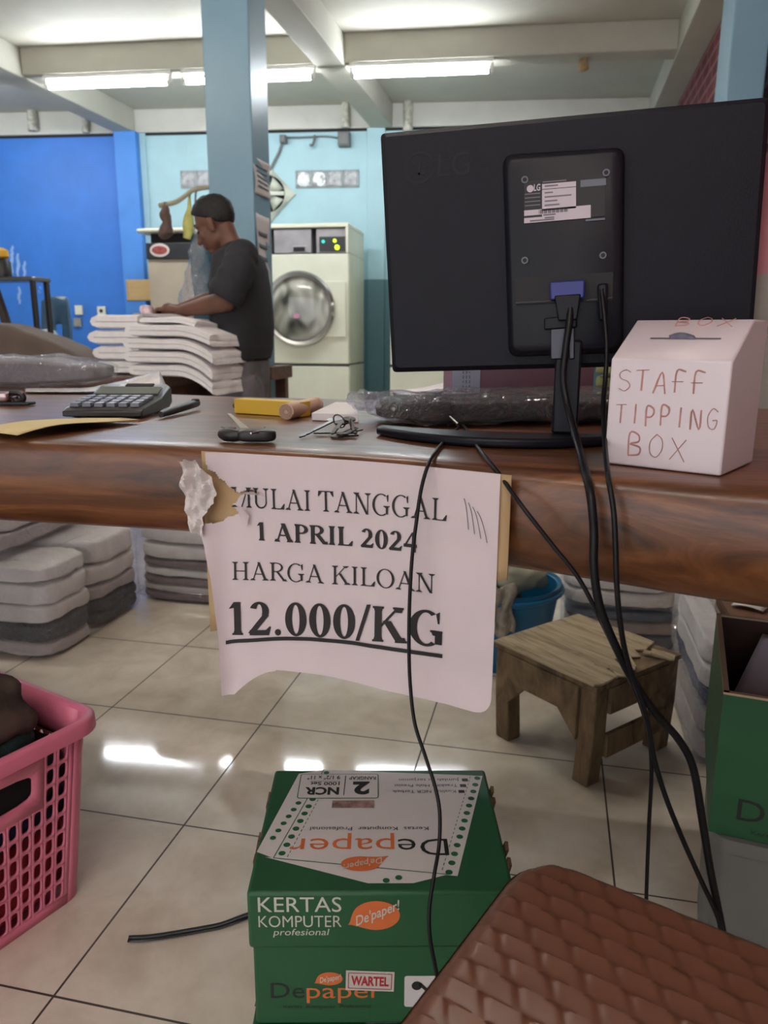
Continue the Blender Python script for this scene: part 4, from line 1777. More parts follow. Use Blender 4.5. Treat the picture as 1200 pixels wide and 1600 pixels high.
A = at_z(60, 1034, 0)
B = at_z(222, 948, 0)
px1 = (A.x + B.x) / 2 - 0.005
L1 = [(0.045, M_lin2), (0.055, M_lind), (0.06, M_lin), (0.07, M_lin), (0.055, M_lin)]
L2 = [(0.05, M_lind), (0.04, M_lind), (0.05, M_lin2), (0.07, M_lin), (0.09, M_lin)]
t, tp = pack('large wrapped laundry pack on the floor far left, dark towel near its bottom', px1 - 0.36, px1 + 0.035, A.y + 0.005, B.y + 0.04, 0.0, [(0, 0.46, L1), (0.47, 1.0, L2)], seed=2)
t, tp2 = pack('wrapped white laundry pack lying on top of the large left pack', px1 - 0.40, px1 - 0.13, A.y + 0.01, B.y - 0.02, tp + 0.006, [(0, 1, [(0.05, M_lin2), (0.06, M_lin), (0.06, M_lin)])], seed=5)
C = at_z(330, 955, 0)
pack('wrapped laundry pack with dark mauve bands standing behind the torn notice', px1 - 0.04, -0.86, B.y + 0.055, B.y + 0.44, 0.0,
     [(0, 1, [(0.03, M_linm), (0.03, M_lin2), (0.03, M_linm), (0.035, M_lin), (0.03, M_linm), (0.06, M_lin), (0.07, M_lin)])], seed=9, amp=0.006)

# right hand packs
pack('blue grey wrapped laundry pack on the floor behind the wooden stool', 0.055, 0.43, 2.30, 2.62, 0.0, [(0, 1, [(0.05, M_linb), (0.045, M_lin2), (0.03, M_linb)])], seed=14, amp=0.008)
pack('white wrapped laundry pack resting on the blue grey pack behind the stool', 0.045, 0.41, 2.27, 2.60, 0.145, [(0, 1, [(0.05, M_lin), (0.05, M_lin), (0.045, M_lin)])], seed=15, amp=0.01)
F0 = at_z(1083, 1083, 0.14)
fy = 1.66
fx = at_y(1084, 1080, fy).x
pack('dim grey wrapped laundry pack on the floor between the stool and the green box', fx + 0.006, fx + 0.094, fy + 0.01, fy + 0.40, 0.0, [(0, 1, [(0.07, M_lin2), (0.065, M_lin2)])], seed=21, amp=0.008)
pack('bright white wrapped laundry pack with a navy edge, on top of the dim grey pack', fx, fx + 0.092, fy, fy + 0.42, 0.148, [(0, 1, [(0.03, M_navy), (0.06, M_lin), (0.065, M_lin)])], seed=23, amp=0.008,
     film=plastic_film('tight_wrap', 0.30, fres=0.30, tint=(250, 250, 252), bscale=45, milky=0.08, strength=1.0))

# brown carton behind the green box
M_card = mat('brown_carton', (122, 88, 66), 0.8, var=0.08, scale=5)
M_cut = mat('carton_cut_edge', (188, 160, 132), 0.85)
t = thing('cardboard_carton', 'plain brown carton behind the open green box', 'carton', (fx + 0.262, 1.86, 0), -0.02)
mb = MB()
mb.box((0, 0, 0.14), (0.30, 0.44, 0.28))
mb.build('body', M_card, t, bevel=0.003)
for s in (-1, 1):
    mb = MB()
    mb.box((s * 0.077, 0, 0.2835), (0.146, 0.44, 0.004))
    mb.build('flap', M_card, t)
mb = MB()
mb.box((-0.155, -0.0, 0.15), (0.003, 0.42, 0.26))
c = at_z(1172, 945, 0.295)
mb = MB()
mb.grid(lambda s, v: Vector(((s - 0.5) * 0.075, (v - 0.5) * 0.05, 0.006 * math.sin(s * 3))), 6, 4)
tag(mb.build('paper_scrap', M_paper, loc=(c.x, c.y, 0.292), rot=-0.5, solid=0.002), 'small white paper scrap on the brown carton', 'paper')

# blue bucket with clothes
M_bucket = mat('blue_plastic', (26, 104, 146), 0.35, var=0.06)
bc = (-0.125, 2.20, 0)
t = thing('bucket', 'blue plastic bucket full of clothes behind the notice and stool', 'bucket', bc)
mb = MB()
mb.lathe([(0.002, 0.006), (0.135, 0.006), (0.165, 0.235), (0.172, 0.235), (0.178, 0.243), (0.178, 0.215), (0.170, 0.208), (0.140, 0.0), (0.002, 0.0)], seg=48)
mb.build('tub', M_bucket, t)
mb = MB()
mb.tube([(0.181 * math.cos(a), 0.181 * math.sin(a), 0.222) for a in [2 * PI * k / 40 for k in range(41)]], 0.007, 8)
mb.build('rim', M_bucket, t)
for k, (dx, dy, dz, s, m, lab) in enumerate(((-0.04, -0.02, 0.14, (0.21, 0.20, 0.16), mat('olive_grey_cloth', (120, 118, 100), 0.9, var=0.2, scale=14), 'olive grey crumpled cloth lying in the blue bucket'),
                                             (0.055, -0.01, 0.262, (0.15, 0.12, 0.075), mat('sage_cloth', (150, 150, 132), 0.9, var=0.2, scale=14), 'pale sage cloth heaped on top in the blue bucket'),
                                             (-0.02, 0.06, 0.275, (0.13, 0.10, 0.07), M_lind, 'dark cloth at the back of the blue bucket'))):
    mb = MB()
    mb.sbox((0, 0, 0), s, 0.7, 48, 24, 0.022, 18, seed=60 + k)
    tag(mb.build('crumpled_cloth', m, loc=(bc[0] + dx, bc[1] + dy, dz), smooth=80), lab, 'cloth')
mb = MB()
cx0 = at_y(787, 930, 2.0).x


def drape(s, v):
    return Vector((cx0 + (s - 0.5) * 0.055 + 0.006 * math.sin(v * 9), 2.012 - 0.010 * math.sin(s * 9 + v * 4), 0.285 - 0.145 * v - 0.01 * math.sin(s * 5)))


mb.grid(drape, 16, 18)
tag(mb.build('hanging_cloth', mat('striped_cloth', (168, 160, 146), 0.9, var=0.35, scale=40), world=True, loc=(cx0, 2.012, 0.28), solid=0.006, smooth=80), 'pale cloth hanging over the bucket rim beside the notice', 'cloth')

# wooden stool
M_ply = wood_mat('weathered_plywood', (124, 110, 86), (182, 166, 134), (210, 194, 162), st=(1.5, 12, 4), rough=0.8, coat=0.0, bump=0.5, scale=3)
M_ply2 = wood_mat('weathered_stool_frame', (78, 62, 44), (130, 108, 80), (158, 134, 100), st=(3, 3, 1.2), rough=0.8, coat=0.0, bump=0.4, scale=5)
SH = 0.245
t = thing('wooden_stool', 'low weathered wooden stool with a splintered plywood top under the counter', 'stool', (0.107, 1.728, 0), math.radians(-41.4))
mb = MB()
hs = 0.152
edge = [(-hs, -hs), (hs * 0.35, -hs - 0.002), (hs * 0.93, -hs), (hs * 0.99, -hs * 0.9), (hs * 0.96, -hs * 0.5), (hs * 0.70, -hs * 0.42), (hs * 0.80, -hs * 0.2), (hs * 0.55, -hs * 0.05), (hs * 0.66, hs * 0.22), (hs * 0.48, hs * 0.42), (hs * 0.62, hs * 0.62), (hs * 0.5, hs), (0, hs + 0.002), (-hs * 0.6, hs * 0.985), (-hs, hs), (-hs - 0.003, 0.2 * hs)]
mb.prism(edge, SH - 0.006, SH)
mb.build('plywood_top', M_ply, t, bevel=0.0015)
mb = MB()
mb.box((0, 0, SH - 0.012), (2 * hs - 0.004, 2 * hs - 0.004, 0.011))
mb.build('under_board', M_ply2, t)
random.seed(4)
for k in range(9):
    a, b = hs * random.uniform(0.55, 0.9), hs * random.uniform(-0.5, 0.85)
    mb = MB()
    L = random.uniform(0.03, 0.07)
    mb.box((a, b, SH - 0.002 + 0.004 * random.random()), (L, random.uniform(0.014, 0.03), 0.004), rot=Euler((random.uniform(-0.12, 0.12), random.uniform(-0.16, 0.16), random.uniform(-0.7, 0.7))))
    mb.build('splinter', M_ply, t)
legs = [(-1, -1), (1, -1), (1, 1), (-1, 1)]
for sx, sy in legs:
    mb = MB()
    x, y = sx * (hs - 0.026), sy * (hs - 0.026)
    mb.loft([[Vector((x + dx * 0.021 - sx * (0.008 if z < 0.1 else 0.0), y + dy * 0.021, z)) for dx, dy in ((-1, -1), (1, -1), (1, 1), (-1, 1))] for z in (0.0, SH * 0.5, SH - 0.019)])
    mb.build('leg', M_ply2, t, bevel=0.003)
for a in range(4):
    mb = MB()
    R_ = Matrix.Rotation(a * PI / 2, 4, 'Z')
    mb.M = R_
    y = -(hs - 0.004)
    if a == 0:
        mb.box((0, y, SH - 0.019 - 0.035), (2 * hs - 0.095, 0.012, 0.07))
        mb.prism([(0, 0)] * 3, 0, 0) if False else None
        for s in (-1, 1):
            x0 = s * (hs - 0.048)
            vs = [(x0, y - 0.006, SH - 0.088), (x0 - s * 0.055, y - 0.006, SH - 0.088), (x0, y - 0.006, SH - 0.145)]
            vs += [(p[0], y + 0.006, p[2]) for p in vs]
            mb.add(vs, [(0, 1, 2), (5, 4, 3), (0, 3, 4, 1), (1, 4, 5, 2), (2, 5, 3, 0)])
    elif a == 1:
        mb.box((0, y, SH - 0.019 - 0.03), (2 * hs - 0.095, 0.012, 0.06))
        mb.box((0, y + 0.002, SH - 0.155), (2 * hs - 0.095, 0.012, 0.055))
    else:
        mb.box((0, y, SH - 0.019 - 0.03), (2 * hs - 0.095, 0.012, 0.06))
    mb.build('apron', M_ply2, t, bevel=0.002)

# ================================================================== GREEN PAPER BOXES
M_green = mat('green_carton', (34, 86, 54), 0.45, var=0.05, scale=4, spec=0.4)
M_gtop = mat('green_carton_glossy', (44, 104, 68), 0.35, var=0.05, scale=4)
M_pw = mat('print_white', (208, 206, 206), 0.5, var=0.04)
M_pg = mat('print_green', (30, 98, 58), 0.5)
M_pk = mat('print_black', (30, 34, 34), 0.5)
M_po = mat('print_orange', (206, 108, 56), 0.5, var=0.04)
M_pr = mat('print_red', (176, 34, 52), 0.5)
M_pl = mat('print_light_grey', (196, 196, 188), 0.5)
M_holo = mat('hologram', (206, 176, 170), 0.2, metal=0.6, var=0.4, scale=120)
M_kraft = mat('torn_kraft', (96, 74, 56), 0.9, var=0.3, scale=40)
PR = [M_green, M_pw, M_pg, M_pk, M_po, M_pr, M_pl, M_holo, M_kraft]
BW, BD, BH = 0.2925, 0.241, 0.178
LIDH = 0.072


def leaf(mb, cx, cy, rx, ry, tip, fr, mi, d=0.0):
    """drop shaped logo patch: an ellipse drawn out to a tip"""
    pts = []
    ta = math.atan2(tip[1] - cy, tip[0] - cx)
    for k in range(36):
        a = 2 * PI * k / 36
        pts.append((cx + rx * math.cos(a), cy + ry * math.sin(a)))
    # replace the points facing the tip by a drawn-out point
    out = []
    for x, y in pts:
        a = math.atan2(y - cy, x - cx) - ta
        a = (a + PI) % (2 * PI) - PI
        k = max(0, 1 - abs(a) / 0.75) ** 2
        out.append((x + (tip[0] - x) * k, y + (tip[1] - y) * k))
    c = fr(cx, cy, d)
    vs = [c] + [fr(x, y, d) for x, y in out]
    mb.add(vs, [(0, i + 1, (i + 1) % 36 + 1) for i in range(36)], mi)


def fpoly(mb, pts, fr, mi, d=0.0):
    mb.add([fr(x, y, d) for x, y in pts], [tuple(range(len(pts)))], mi)


def frect(mb, x0, y0, x1, y1, fr, mi, d=0.0):
    fpoly(mb, [(x0, y0), (x1, y0), (x1, y1), (x0, y1)], fr, mi, d)


def fline(mb, p, q, w, fr, mi, d=0.0):
    dx, dy = q[0] - p[0], q[1] - p[1]
    l = math.hypot(dx, dy)
    nx, ny = -dy / l * w / 2, dx / l * w / 2
    fpoly(mb, [(p[0] + nx, p[1] + ny), (p[0] - nx, p[1] - ny), (q[0] - nx, q[1] - ny), (q[0] + nx, q[1] + ny)], fr, mi, d)


def fdisc(mb, x, y, r, fr, mi, d=0.0, ry=None):
    fpoly(mb, [(x + r * math.cos(2 * PI * k / 12), y + (ry or r) * math.sin(2 * PI * k / 12)) for k in range(12)], fr, mi, d)


def depaper_body_print(mb, fr, z):
    """lower front print of a paper box; z = height of the box base in print coordinates"""
    put_text(mb, 'De', 0.022, 0.060, 0.0365, 0.0205, lambda a, b: fr(a, b, 0.0004), 3, 0.0)
    put_text(mb, 'paper', 0.0625, 0.148, 0.0365, 0.0205, lambda a, b: fr(a, b, 0.0004), 4, 0.0)
    put_text(mb, 'Kertas  Komputer  Profesional', 0.036, 0.135, 0.0225, 0.0048, lambda a, b: fr(a, b, 0.0004), 3)
    leaf(mb, 0.089, 0.0625, 0.0145, 0.0088, (0.071, 0.0565), fr, 4, 0.0004)
    put_text(mb, "De'paper!", 0.078, 0.1015, 0.0575, 0.007, lambda a, b: fr(a, b, 0.0008), 6, 0.01, y1=0.0625)


def paper_box(label, loc, rot, group, full=True, lid=True):
    t = thing('paper_box', label, 'box', loc, rot, group)
    mb = MB()
    hw, hd_ = BW / 2 - 0.004, BD / 2 - 0.004
    mb.box((0, 0, (BH - 0.004) / 2), (2 * hw, 2 * hd_, BH - 0.004))
    fr = frame((-BW / 2, -hd_, 0), (1, 0, 0), (0, 0, 1))
    b_ = MB()
    body = mb.build('body', PR, t, bevel=0.003)
    depaper_body_print(b_, fr, 0)
    # white label stuck on with a red word
    f2 = lambda a, b, d=0.0: fr(0.1065 + a * 0.9994 + b * 0.03, 0.0475 + b * 0.9994 - a * 0.03 * 1.6, d)
    frect(b_, 0, 0, 0.0545, 0.0265, f2, 6, 0.0006)
    for p, q in (((0.003, 0.003), (0.0515, 0.003)), ((0.003, 0.0235), (0.0515, 0.0235)), ((0.003, 0.003), (0.003, 0.0235)), ((0.0515, 0.003), (0.0515, 0.0235))):
        fline(b_, p, q, 0.0009, f2, 5, 0.0009)
    put_text(b_, 'WARTEL', 0.006, 0.0485, 0.0075, 0.0115, lambda a, b: f2(a, b, 0.0009), 5, 0.035)
    b_.poly([fr(0.173 + x, 0.024 + y, 0.0005) for x, y in [(p[0] + 0.03, p[1] + 0.021) for p in rrect(0.06, 0.042, 0.003, 3)]], 1)
    fdisc(b_, 0.187, 0.053, 0.006, fr, 3, 0.0009)
    fline(b_, (0.19, 0.056), (0.205, 0.04), 0.004, fr, 3, 0.0009)
    b_.build('printing', PR, body)
    if not lid:
        return t
    mb = MB()
    mb.box((0, 0, BH - LIDH / 2), (BW, BD, LIDH))
    ld = mb.build('lid', PR, t, bevel=0.004)
    p_ = MB()
    fr = frame((-BW / 2, -BD / 2, 0), (1, 0, 0), (0, 0, 1))
    q = lambda a, b: fr(a, b, 0.0004)
    o = -0.182
    put_text(p_, 'KERTAS', 0.012, 0.103, 0.336 + o, 0.0185, q, 6, 0.0)
    put_text(p_, 'KOMPUTER', 0.012, 0.103, 0.3165 + o, 0.0145, q, 6, -0.004)
    put_text(p_, 'profesional', 0.028, 0.088, 0.306 + o, 0.0082, q, 6, 0.0, ital=0.2)
    leaf(p_, 0.141, 0.331 + o, 0.026, 0.0185, (0.109, 0.319 + o), fr, 4, 0.0004)
    put_text(p_, "De'paper!", 0.119, 0.166, 0.318 + o, 0.0125, lambda a, b: fr(a, b, 0.0008), 6, 0.012, y1=0.339 + o)
    # top print (reads from the far side)
    ft = frame((-BW / 2, -BD / 2, BH), (1, 0, 0), (0, 1, 0))
    fpoly(p_, [(0.034, 0.230), (0.001, 0.067), (0.022, 0.056), (0.068, 0.240)], ft, 1, 0.0003)
    fpoly(p_, [(0.012, 0.058), (0.132, 0.014), (0.182, 0.014), (0.222, 0.028)], ft, 1, 0.0003)
    fpoly(p_, [(0.068, 0.2395), (0.022, 0.056), (0.232, 0.025), (0.287, 0.224)], ft, 1, 0.0004)
    fline(p_, (0.068, 0.240), (0.022, 0.056), 0.0012, ft, 2, 0.0006)
    fline(p_, (0.022, 0.056), (0.222, 0.0275), 0.0012, ft, 2, 0.0006)
    for k in range(13):
        s = k / 12.0
        fdisc(p_, 0.279 - 0.056 * s, 0.218 - 0.187 * s, 0.0042, ft, 2, 0.0007)
    for k in range(24):
        s = k / 24.0
        a = (0.270 - 0.0555 * s, 0.222 - 0.191 * s)
        fline(p_, a, (a[0] - 0.0013, a[1] - 0.0045), 0.0009, ft, 2, 0.0007)
        if s > 0.28:
            a = (0.082 - 0.045 * s, 0.238 - 0.184 * s)
            fline(p_, a, (a[0] - 0.001, a[1] - 0.0045), 0.0009, ft, 2, 0.0007)
    for k in range(8):
        s = k / 7.0
        fdisc(p_, 0.058 - 0.027 * s, 0.170 - 0.106 * s, 0.0042, ft, 2, 0.0007)
        if k < 7:
            fdisc(p_, 0.045 - 0.033 * s, 0.176 - 0.098 * s, 0.0038, ft, 2, 0.0007)
    for a in ((0.166, 0.0225), (0.152, 0.018), (0.072, 0.232)):
        fdisc(p_, a[0], a[1], 0.004, ft, 2, 0.0007)
    # framed box with the pack size
    p_.poly([ft(0.0905 + x, 0.200 + y, 0.0008) for x, y in rrect(0.107, 0.057, 0.004, 4)], 2)
    p_.poly([ft(0.0905 + x, 0.200 + y, 0.0010) for x, y in rrect(0.1045, 0.0545, 0.003, 4)], 1)
    fline(p_, (0.098, 0.178), (0.099, 0.224), 0.0012, ft, 3, 0.0012)
    fline(p_, (0.052, 0.2105), (0.092, 0.2105), 0.0006, ft, 3, 0.0012)
    inv = lambda d: (lambda a, b: ft(-a, -b, d))
    put_text(p_, 'NCR', -0.0915, -0.046, -0.1955, 0.0155, inv(0.0013), 3, 0.04)
    put_text(p_, '1000 Set', -0.0915, -0.052, -0.2085, 0.0075, inv(0.0013), 3, 0.02)
    put_text(p_, '9 1/2" x 11"', -0.0915, -0.047, -0.2235, 0.0085, inv(0.0013), 3, 0.02)
    put_text(p_, '2', -0.132, -0.1095, -0.2075, 0.026, inv(0.0013), 3, 0.05)
    put_text(p_, 'RANGKAP', -0.1405, -0.104, -0.2215, 0.0075, inv(0.0013), 3, 0.02)
    for s, u0, u1, v in (('Kualitas NCR Terbaik', 0.2465, 0.162, 0.190), ('Tracking Hole Presisi', 0.250, 0.166, 0.2035), ('Jumlah isi terjamin', 0.254, 0.172, 0.217)):
        put_text(p_, s, -u0, -u1, -v, 0.0062, inv(0.0008), 3, 0.0)
        frect(p_, u0 + 0.0035, v - 0.0065, u0 + 0.0115, v, ft, 3, 0.0008)
    put_text(p_, 'Kertas  Komputer  Profesional', -0.205, -0.060, -0.1125, 0.0068, inv(0.0008), 3)
    put_text(p_, 'De', -0.226, -0.1665, -0.0895, 0.0300, inv(0.0008), 3, -0.004)
    put_text(p_, 'paper', -0.1625, -0.038, -0.0905, 0.0300, inv(0.0008), 4, -0.004)
    leaf(p_, 0.123, 0.0455, 0.0225, 0.0125, (0.158, 0.0595), ft, 4, 0.0009)
    put_text(p_, "De'paper!", -0.1475, -0.1035, -0.0560, 0.010, inv(0.0012), 6, 0.01, y1=-0.0435)
    frect(p_, 0.084, 0.151, 0.138, 0.167, ft, 7, 0.0009)
    p_.build('printing', PR, ld)
    # torn spots along the lid edges
    for sx, y, w in ((-1, 0.02 - BD / 2 + 0.06, 0.05), (-1, 0.175 - BD / 2, 0.03), (1, 0.065 - BD / 2, 0.045), (1, 0.185 - BD / 2, 0.035)):
        e = MB()
        for k in range(4):
            e.box((sx * (BW / 2 - 0.0005 + 0.002 * (k % 2)), y + w * (k - 1.5) / 4, BH - 0.012 - 0.006 * (k % 3)), (0.004, w / 4 * 1.1, 0.018 + 0.006 * (k % 2)), rot=Euler((0.1 * k, 0.2 * (k % 2), 0)))
        e.build('torn_edge', M_kraft, ld, props={'label': 'brown torn carton edge'})
    return t


ba = math.radians(13.0)
ux = Vector((math.cos(ba), math.sin(ba), 0))
uy = Vector((-math.sin(ba), math.cos(ba), 0))
bcen = Vector((-0.297, 0.663, 0)) + ux * BW / 2 + uy * BD / 2
paper_box('green paper box with printed lid, upper of the stack beside the chair', (bcen.x, bcen.y, 0.182), ba, 'green paper boxes')
paper_box('green paper box on the floor underneath the lidded box', (bcen.x - 0.001, bcen.y - 0.006, 0.0), ba + 0.01, 'green paper boxes')

# open green box on the grey bin at the right
GR = math.radians(-9)
G0 = Vector((0.2285, 0.952, 0.317))
gw, gd, gh = 0.29, 0.30, 0.196
gx, gy = Vector((math.cos(GR), math.sin(GR), 0)), Vector((-math.sin(GR), math.cos(GR), 0))
gc = G0 + gx * gw / 2 + gy * gd / 2
t = thing('paper_box', 'open green paper box without a lid standing on the grey bin', 'box', (gc.x, gc.y, 0.317), GR)
mb = MB()
th = 0.006
for c_, s_ in (((0, -gd / 2 + th / 2, gh / 2), (gw, th, gh)), ((0, gd / 2 - th / 2, gh / 2), (gw, th, gh)), ((-gw / 2 + th / 2, 0, gh / 2), (th, gd - 2 * th, gh)), ((gw / 2 - th / 2, 0, gh / 2), (th, gd - 2 * th, gh)), ((0, 0, th / 2), (gw - 2 * th, gd - 2 * th, th))):
    mb.box(c_, s_)
gb = mb.build('body', PR, t)
mb = MB()
mi_ = 0.0008
for c_, s_ in (((0, -gd / 2 + th + mi_, gh / 2), (gw - 2 * th, 0.001, gh - 0.002)), ((0, gd / 2 - th - mi_, gh / 2), (gw - 2 * th, 0.001, gh - 0.002)), ((-gw / 2 + th + mi_, 0, gh / 2), (0.001, gd - 2 * th, gh - 0.002)), ((gw / 2 - th - mi_, 0, gh / 2), (0.001, gd - 2 * th, gh - 0.002))):
    mb.box(c_, s_)
mb.build('lining', mat('brown_inner_carton', (70, 48, 42), 0.9, var=0.1), t, props={'label': 'bare brown inside'})
mb = MB()
for c_, s_ in (((0, -gd / 2 + th / 2, gh + 0.0012), (gw, th + 0.001, 0.003)), ((-gw / 2 + th / 2, 0, gh + 0.0012), (th + 0.001, gd, 0.003)), ((0, gd / 2 - th / 2, gh + 0.0012), (gw, th, 0.003)), ((gw / 2 - th / 2, 0, gh + 0.0012), (th, gd, 0.003))):
    mb.box(c_, s_)
mb.build('cut_rim', M_cut, t, props={'label': 'pale raw carton rim'})
mb = MB()
fr = frame((-gw / 2, -gd / 2, 0), (1, 0, 0), (0, 0, 1))
put_text(mb, 'De', 0.031, 0.088, 0.026, 0.030, lambda a, b: fr(a, b, 0.0005), 3)
put_text(mb, 'paper', 0.092, 0.215, 0.026, 0.030, lambda a, b: fr(a, b, 0.0005), 4)
put_text(mb, 'Kertas  Komputer  Profesional', 0.050, 0.196, 0.009, 0.006, lambda a, b: fr(a, b, 0.0005), 3)
mb.build('printing', PR, gb)
mb = MB()


def sheet_in(s, v):
    k = ((-0.13, 0.25), (0.06, -0.05), (0.05, 0.80), (-0.080, 1.0))
    x = (k[0][0] * (1 - s) + k[1][0] * s) * (1 - v) + (k[3][0] * (1 - s) + k[2][0] * s) * v
    w = (k[0][1] * (1 - s) + k[1][1] * s) * (1 - v) + (k[3][1] * (1 - s) + k[2][1] * s) * v
    return gc + gx * x + gy * (-0.07 + 0.18 * w) + Vector((0, 0, 0.098 + 0.090 * w + 0.006 * math.sin(s * 4)))


mb.grid(sheet_in, 14, 12)
tag(mb.build('loose_sheet', mat('lilac_paper', (206, 194, 206), 0.7, var=0.04), world=True, loc=gc, solid=0.001, smooth=60), 'pale lilac paper sheet lying inside the open green box', 'paper')

# grey bin that carries it
M_bin = mat('grey_bin_plastic', (112, 114, 112), 0.45, var=0.04)
t = thing('storage_bin', 'smooth grey plastic bin under the open green box', 'bin', (gc.x + 0.012, gc.y, 0), GR)
mb = MB()
rings = [[Vector((x * k, y * k, z)) for x, y in rrect(0.30, 0.32, 0.02, 4)] for z, k in ((0.0, 0.93), (0.296, 0.985), (0.296, 1.0), (0.3155, 1.0))]
mb.loft(rings)
mb.build('body', M_bin, t)

# ================================================================== PINK LAUNDRY BASKET
M_pink = mat('pink_plastic', (236, 132, 160), 0.35, var=0.05, scale=5, spec=0.5, subsurf=0.1)
KA = math.radians(-19.5)
kx, ky = Vector((math.cos(KA), math.sin(KA), 0)), Vector((-math.sin(KA), math.cos(KA), 0))
KW0, KD0, KW1, KD1, KH = 0.32, 0.46, 0.375, 0.515, 0.33
kcor = Vector((-0.773, 1.004, 0))
kc = kcor - kx * (KW0 / 2 - 0.012) - ky * (KD0 / 2 - 0.012)
t = thing('laundry_basket', 'pink plastic laundry basket with rows of holes, full of dark clothes', 'basket', (kc.x, kc.y, 0), KA)


def kwall(side, s, v):
    """side 0:+x 1:+y 2:-x 3:-y; s in [0,1] along the flat part, v height fraction"""
    w, d = KW0 + (KW1 - KW0) * v, KD0 + (KD1 - KD0) * v
    r = 0.035
    z = KH * v
    if side == 0:
        return Vector((w / 2, -d / 2 + r + (d - 2 * r) * s, z))
    if side == 1:
        return Vector((w / 2 - r - (w - 2 * r) * s, d / 2, z))
    if side == 2:
        return Vector((-w / 2, d / 2 - r - (d - 2 * r) * s, z))
    return Vector((-w / 2 + r + (w - 2 * r) * s, -d / 2, z))


mb = MB()


def hole_cell(side, s0, s1, v0, v1, fx_, fy_, pw=4.0, ns=20):
    cs, cv = (s0 + s1) / 2, (v0 + v1) / 2
    hs_, hv = (s1 - s0) / 2, (v1 - v0) / 2
    o, i_ = [], []
    for k in range(ns):
        a = 2 * PI * (k + 0.5) / ns
        c_, s_ = math.cos(a), math.sin(a)
        m_ = max(abs(c_), abs(s_))
        o.append((c_ / m_, s_ / m_))
        q = (abs(c_) ** pw + abs(s_) ** pw) ** (-1 / pw)
        i_.append((c_ * q * fx_, s_ * q * fy_))
    # pull the nearest samples onto the corners
    for cx_, cy_ in ((1, 1), (-1, 1), (-1, -1), (1, -1)):
        j = min(range(ns), key=lambda n_: (o[n_][0] - cx_) ** 2 + (o[n_][1] - cy_) ** 2)
        o[j] = (cx_, cy_)
    mb.loft([[kwall(side, cs + x * hs_, cv + y * hv) for x, y in ring] for ring in (o, i_)], caps=False)


def plain(side, s0, s1, v0, v1, n=1):
    mb.grid(lambda a, b: kwall(side, s0 + (s1 - s0) * a, v0 + (v1 - v0) * b), n, 2)


VB, VT, NR = 0.06, 0.93, 9
for side, nc in ((0, 19), (2, 19)):
    for c_ in range(nc):
        s0, s1 = 0.02 + 0.96 * c_ / nc, 0.02 + 0.96 * (c_ + 1) / nc
        for r_ in range(NR):
            if r_ >= 6 and 3 <= c_ <= nc - 3:
                continue
            v0, v1 = VB + (VT - VB) * r_ / NR, VB + (VT - VB) * (r_ + 1) / NR
            hole_cell(side, s0, s1, v0, v1, 0.62, 0.80)
    s0, s1 = 0.02 + 0.96 * 3 / nc, 0.02 + 0.96 * (nc - 2) / nc
    v0 = VB + (VT - VB) * 6 / NR
    hole_cell(side, s0, s1, v0, VT, 0.86, 0.50, pw=6, ns=40)
    plain(side, 0, 0.02, VB, VT)
    plain(side, 0.98, 1, VB, VT)
    plain(side, 0, 1, 0, VB, 8)
    plain(side, 0, 1, VT, 1, 8)
for side, nc in ((1, 11), (3, 11)):
    for c_ in range(nc):
        s0, s1 = 0.04 + 0.92 * c_ / nc, 0.04 + 0.92 * (c_ + 1) / nc
        for r_ in range(5):
            v0, v1 = VB + (0.82 - VB) * r_ / 5, VB + (0.82 - VB) * (r_ + 1) / 5
            hole_cell(side, s0, s1, v0, v1, 0.58, 0.86)
    plain(side, 0, 0.04, VB, 0.82)
    plain(side, 0.96, 1, VB, 0.82)
    plain(side, 0, 1, 0, VB, 8)
    plain(side, 0, 1, 0.82, 1, 8)
for ci, (sx, sy, a0) in enumerate(((1, 1, 0), (-1, 1, 90), (-1, -1, 180), (1, -1, 270))):
    def corner(a, v):
        w, d = KW0 + (KW1 - KW0) * v, KD0 + (KD1 - KD0) * v
        r = 0.035
        an = math.radians(a0 + 90 * a)
        return Vector((sx * (w / 2 - r) + r * math.cos(an), sy * (d / 2 - r) + r * math.sin(an), KH * v))
    mb.grid(corner, 6, 6)
mb.build('basket_wall', M_pink, t, solid=0.0035, smooth=50)
mb = MB()
mb.prism(rrect(KW0 - 0.004, KD0 - 0.004, 0.034, 5), 0.004, 0.010)
mb.build('basket_floor', M_pink, t)
mb = MB()
rings = []
for dz, e in ((-0.004, -0.002), (0.003, 0.0), (0.006, 0.004), (0.005, 0.013), (0.0, 0.018), (-0.018, 0.019), (-0.018, 0.016), (-0.003, 0.014), (-0.002, 0.003)):
    rings.append([Vector((x, y, KH + dz)) for x, y in rrect(KW1 + 2 * e, KD1 + 2 * e, 0.035 + e, 7)])
mb.loft(rings + [rings[0]], caps=False)
mb.build('rim', M_pink, t, smooth=60)


def kpt(x, y, z):
    return kc + kx * x + ky * y + Vector((0, 0, z))


def garment(x, y, z, s, m, lab, seed, e=0.55, amp=0.02, rz=0.0):
    mb = MB()
    mb.sbox((0, 0, 0), s, e, 64, 26, amp, 16, seed=seed, rot=Euler((0, 0, rz)))
    o = mb.build('crumpled_garment', m, loc=kpt(x, y, z), rot=KA, smooth=80)
    return tag(o, lab, 'clothes', 'clothes in the pink basket')


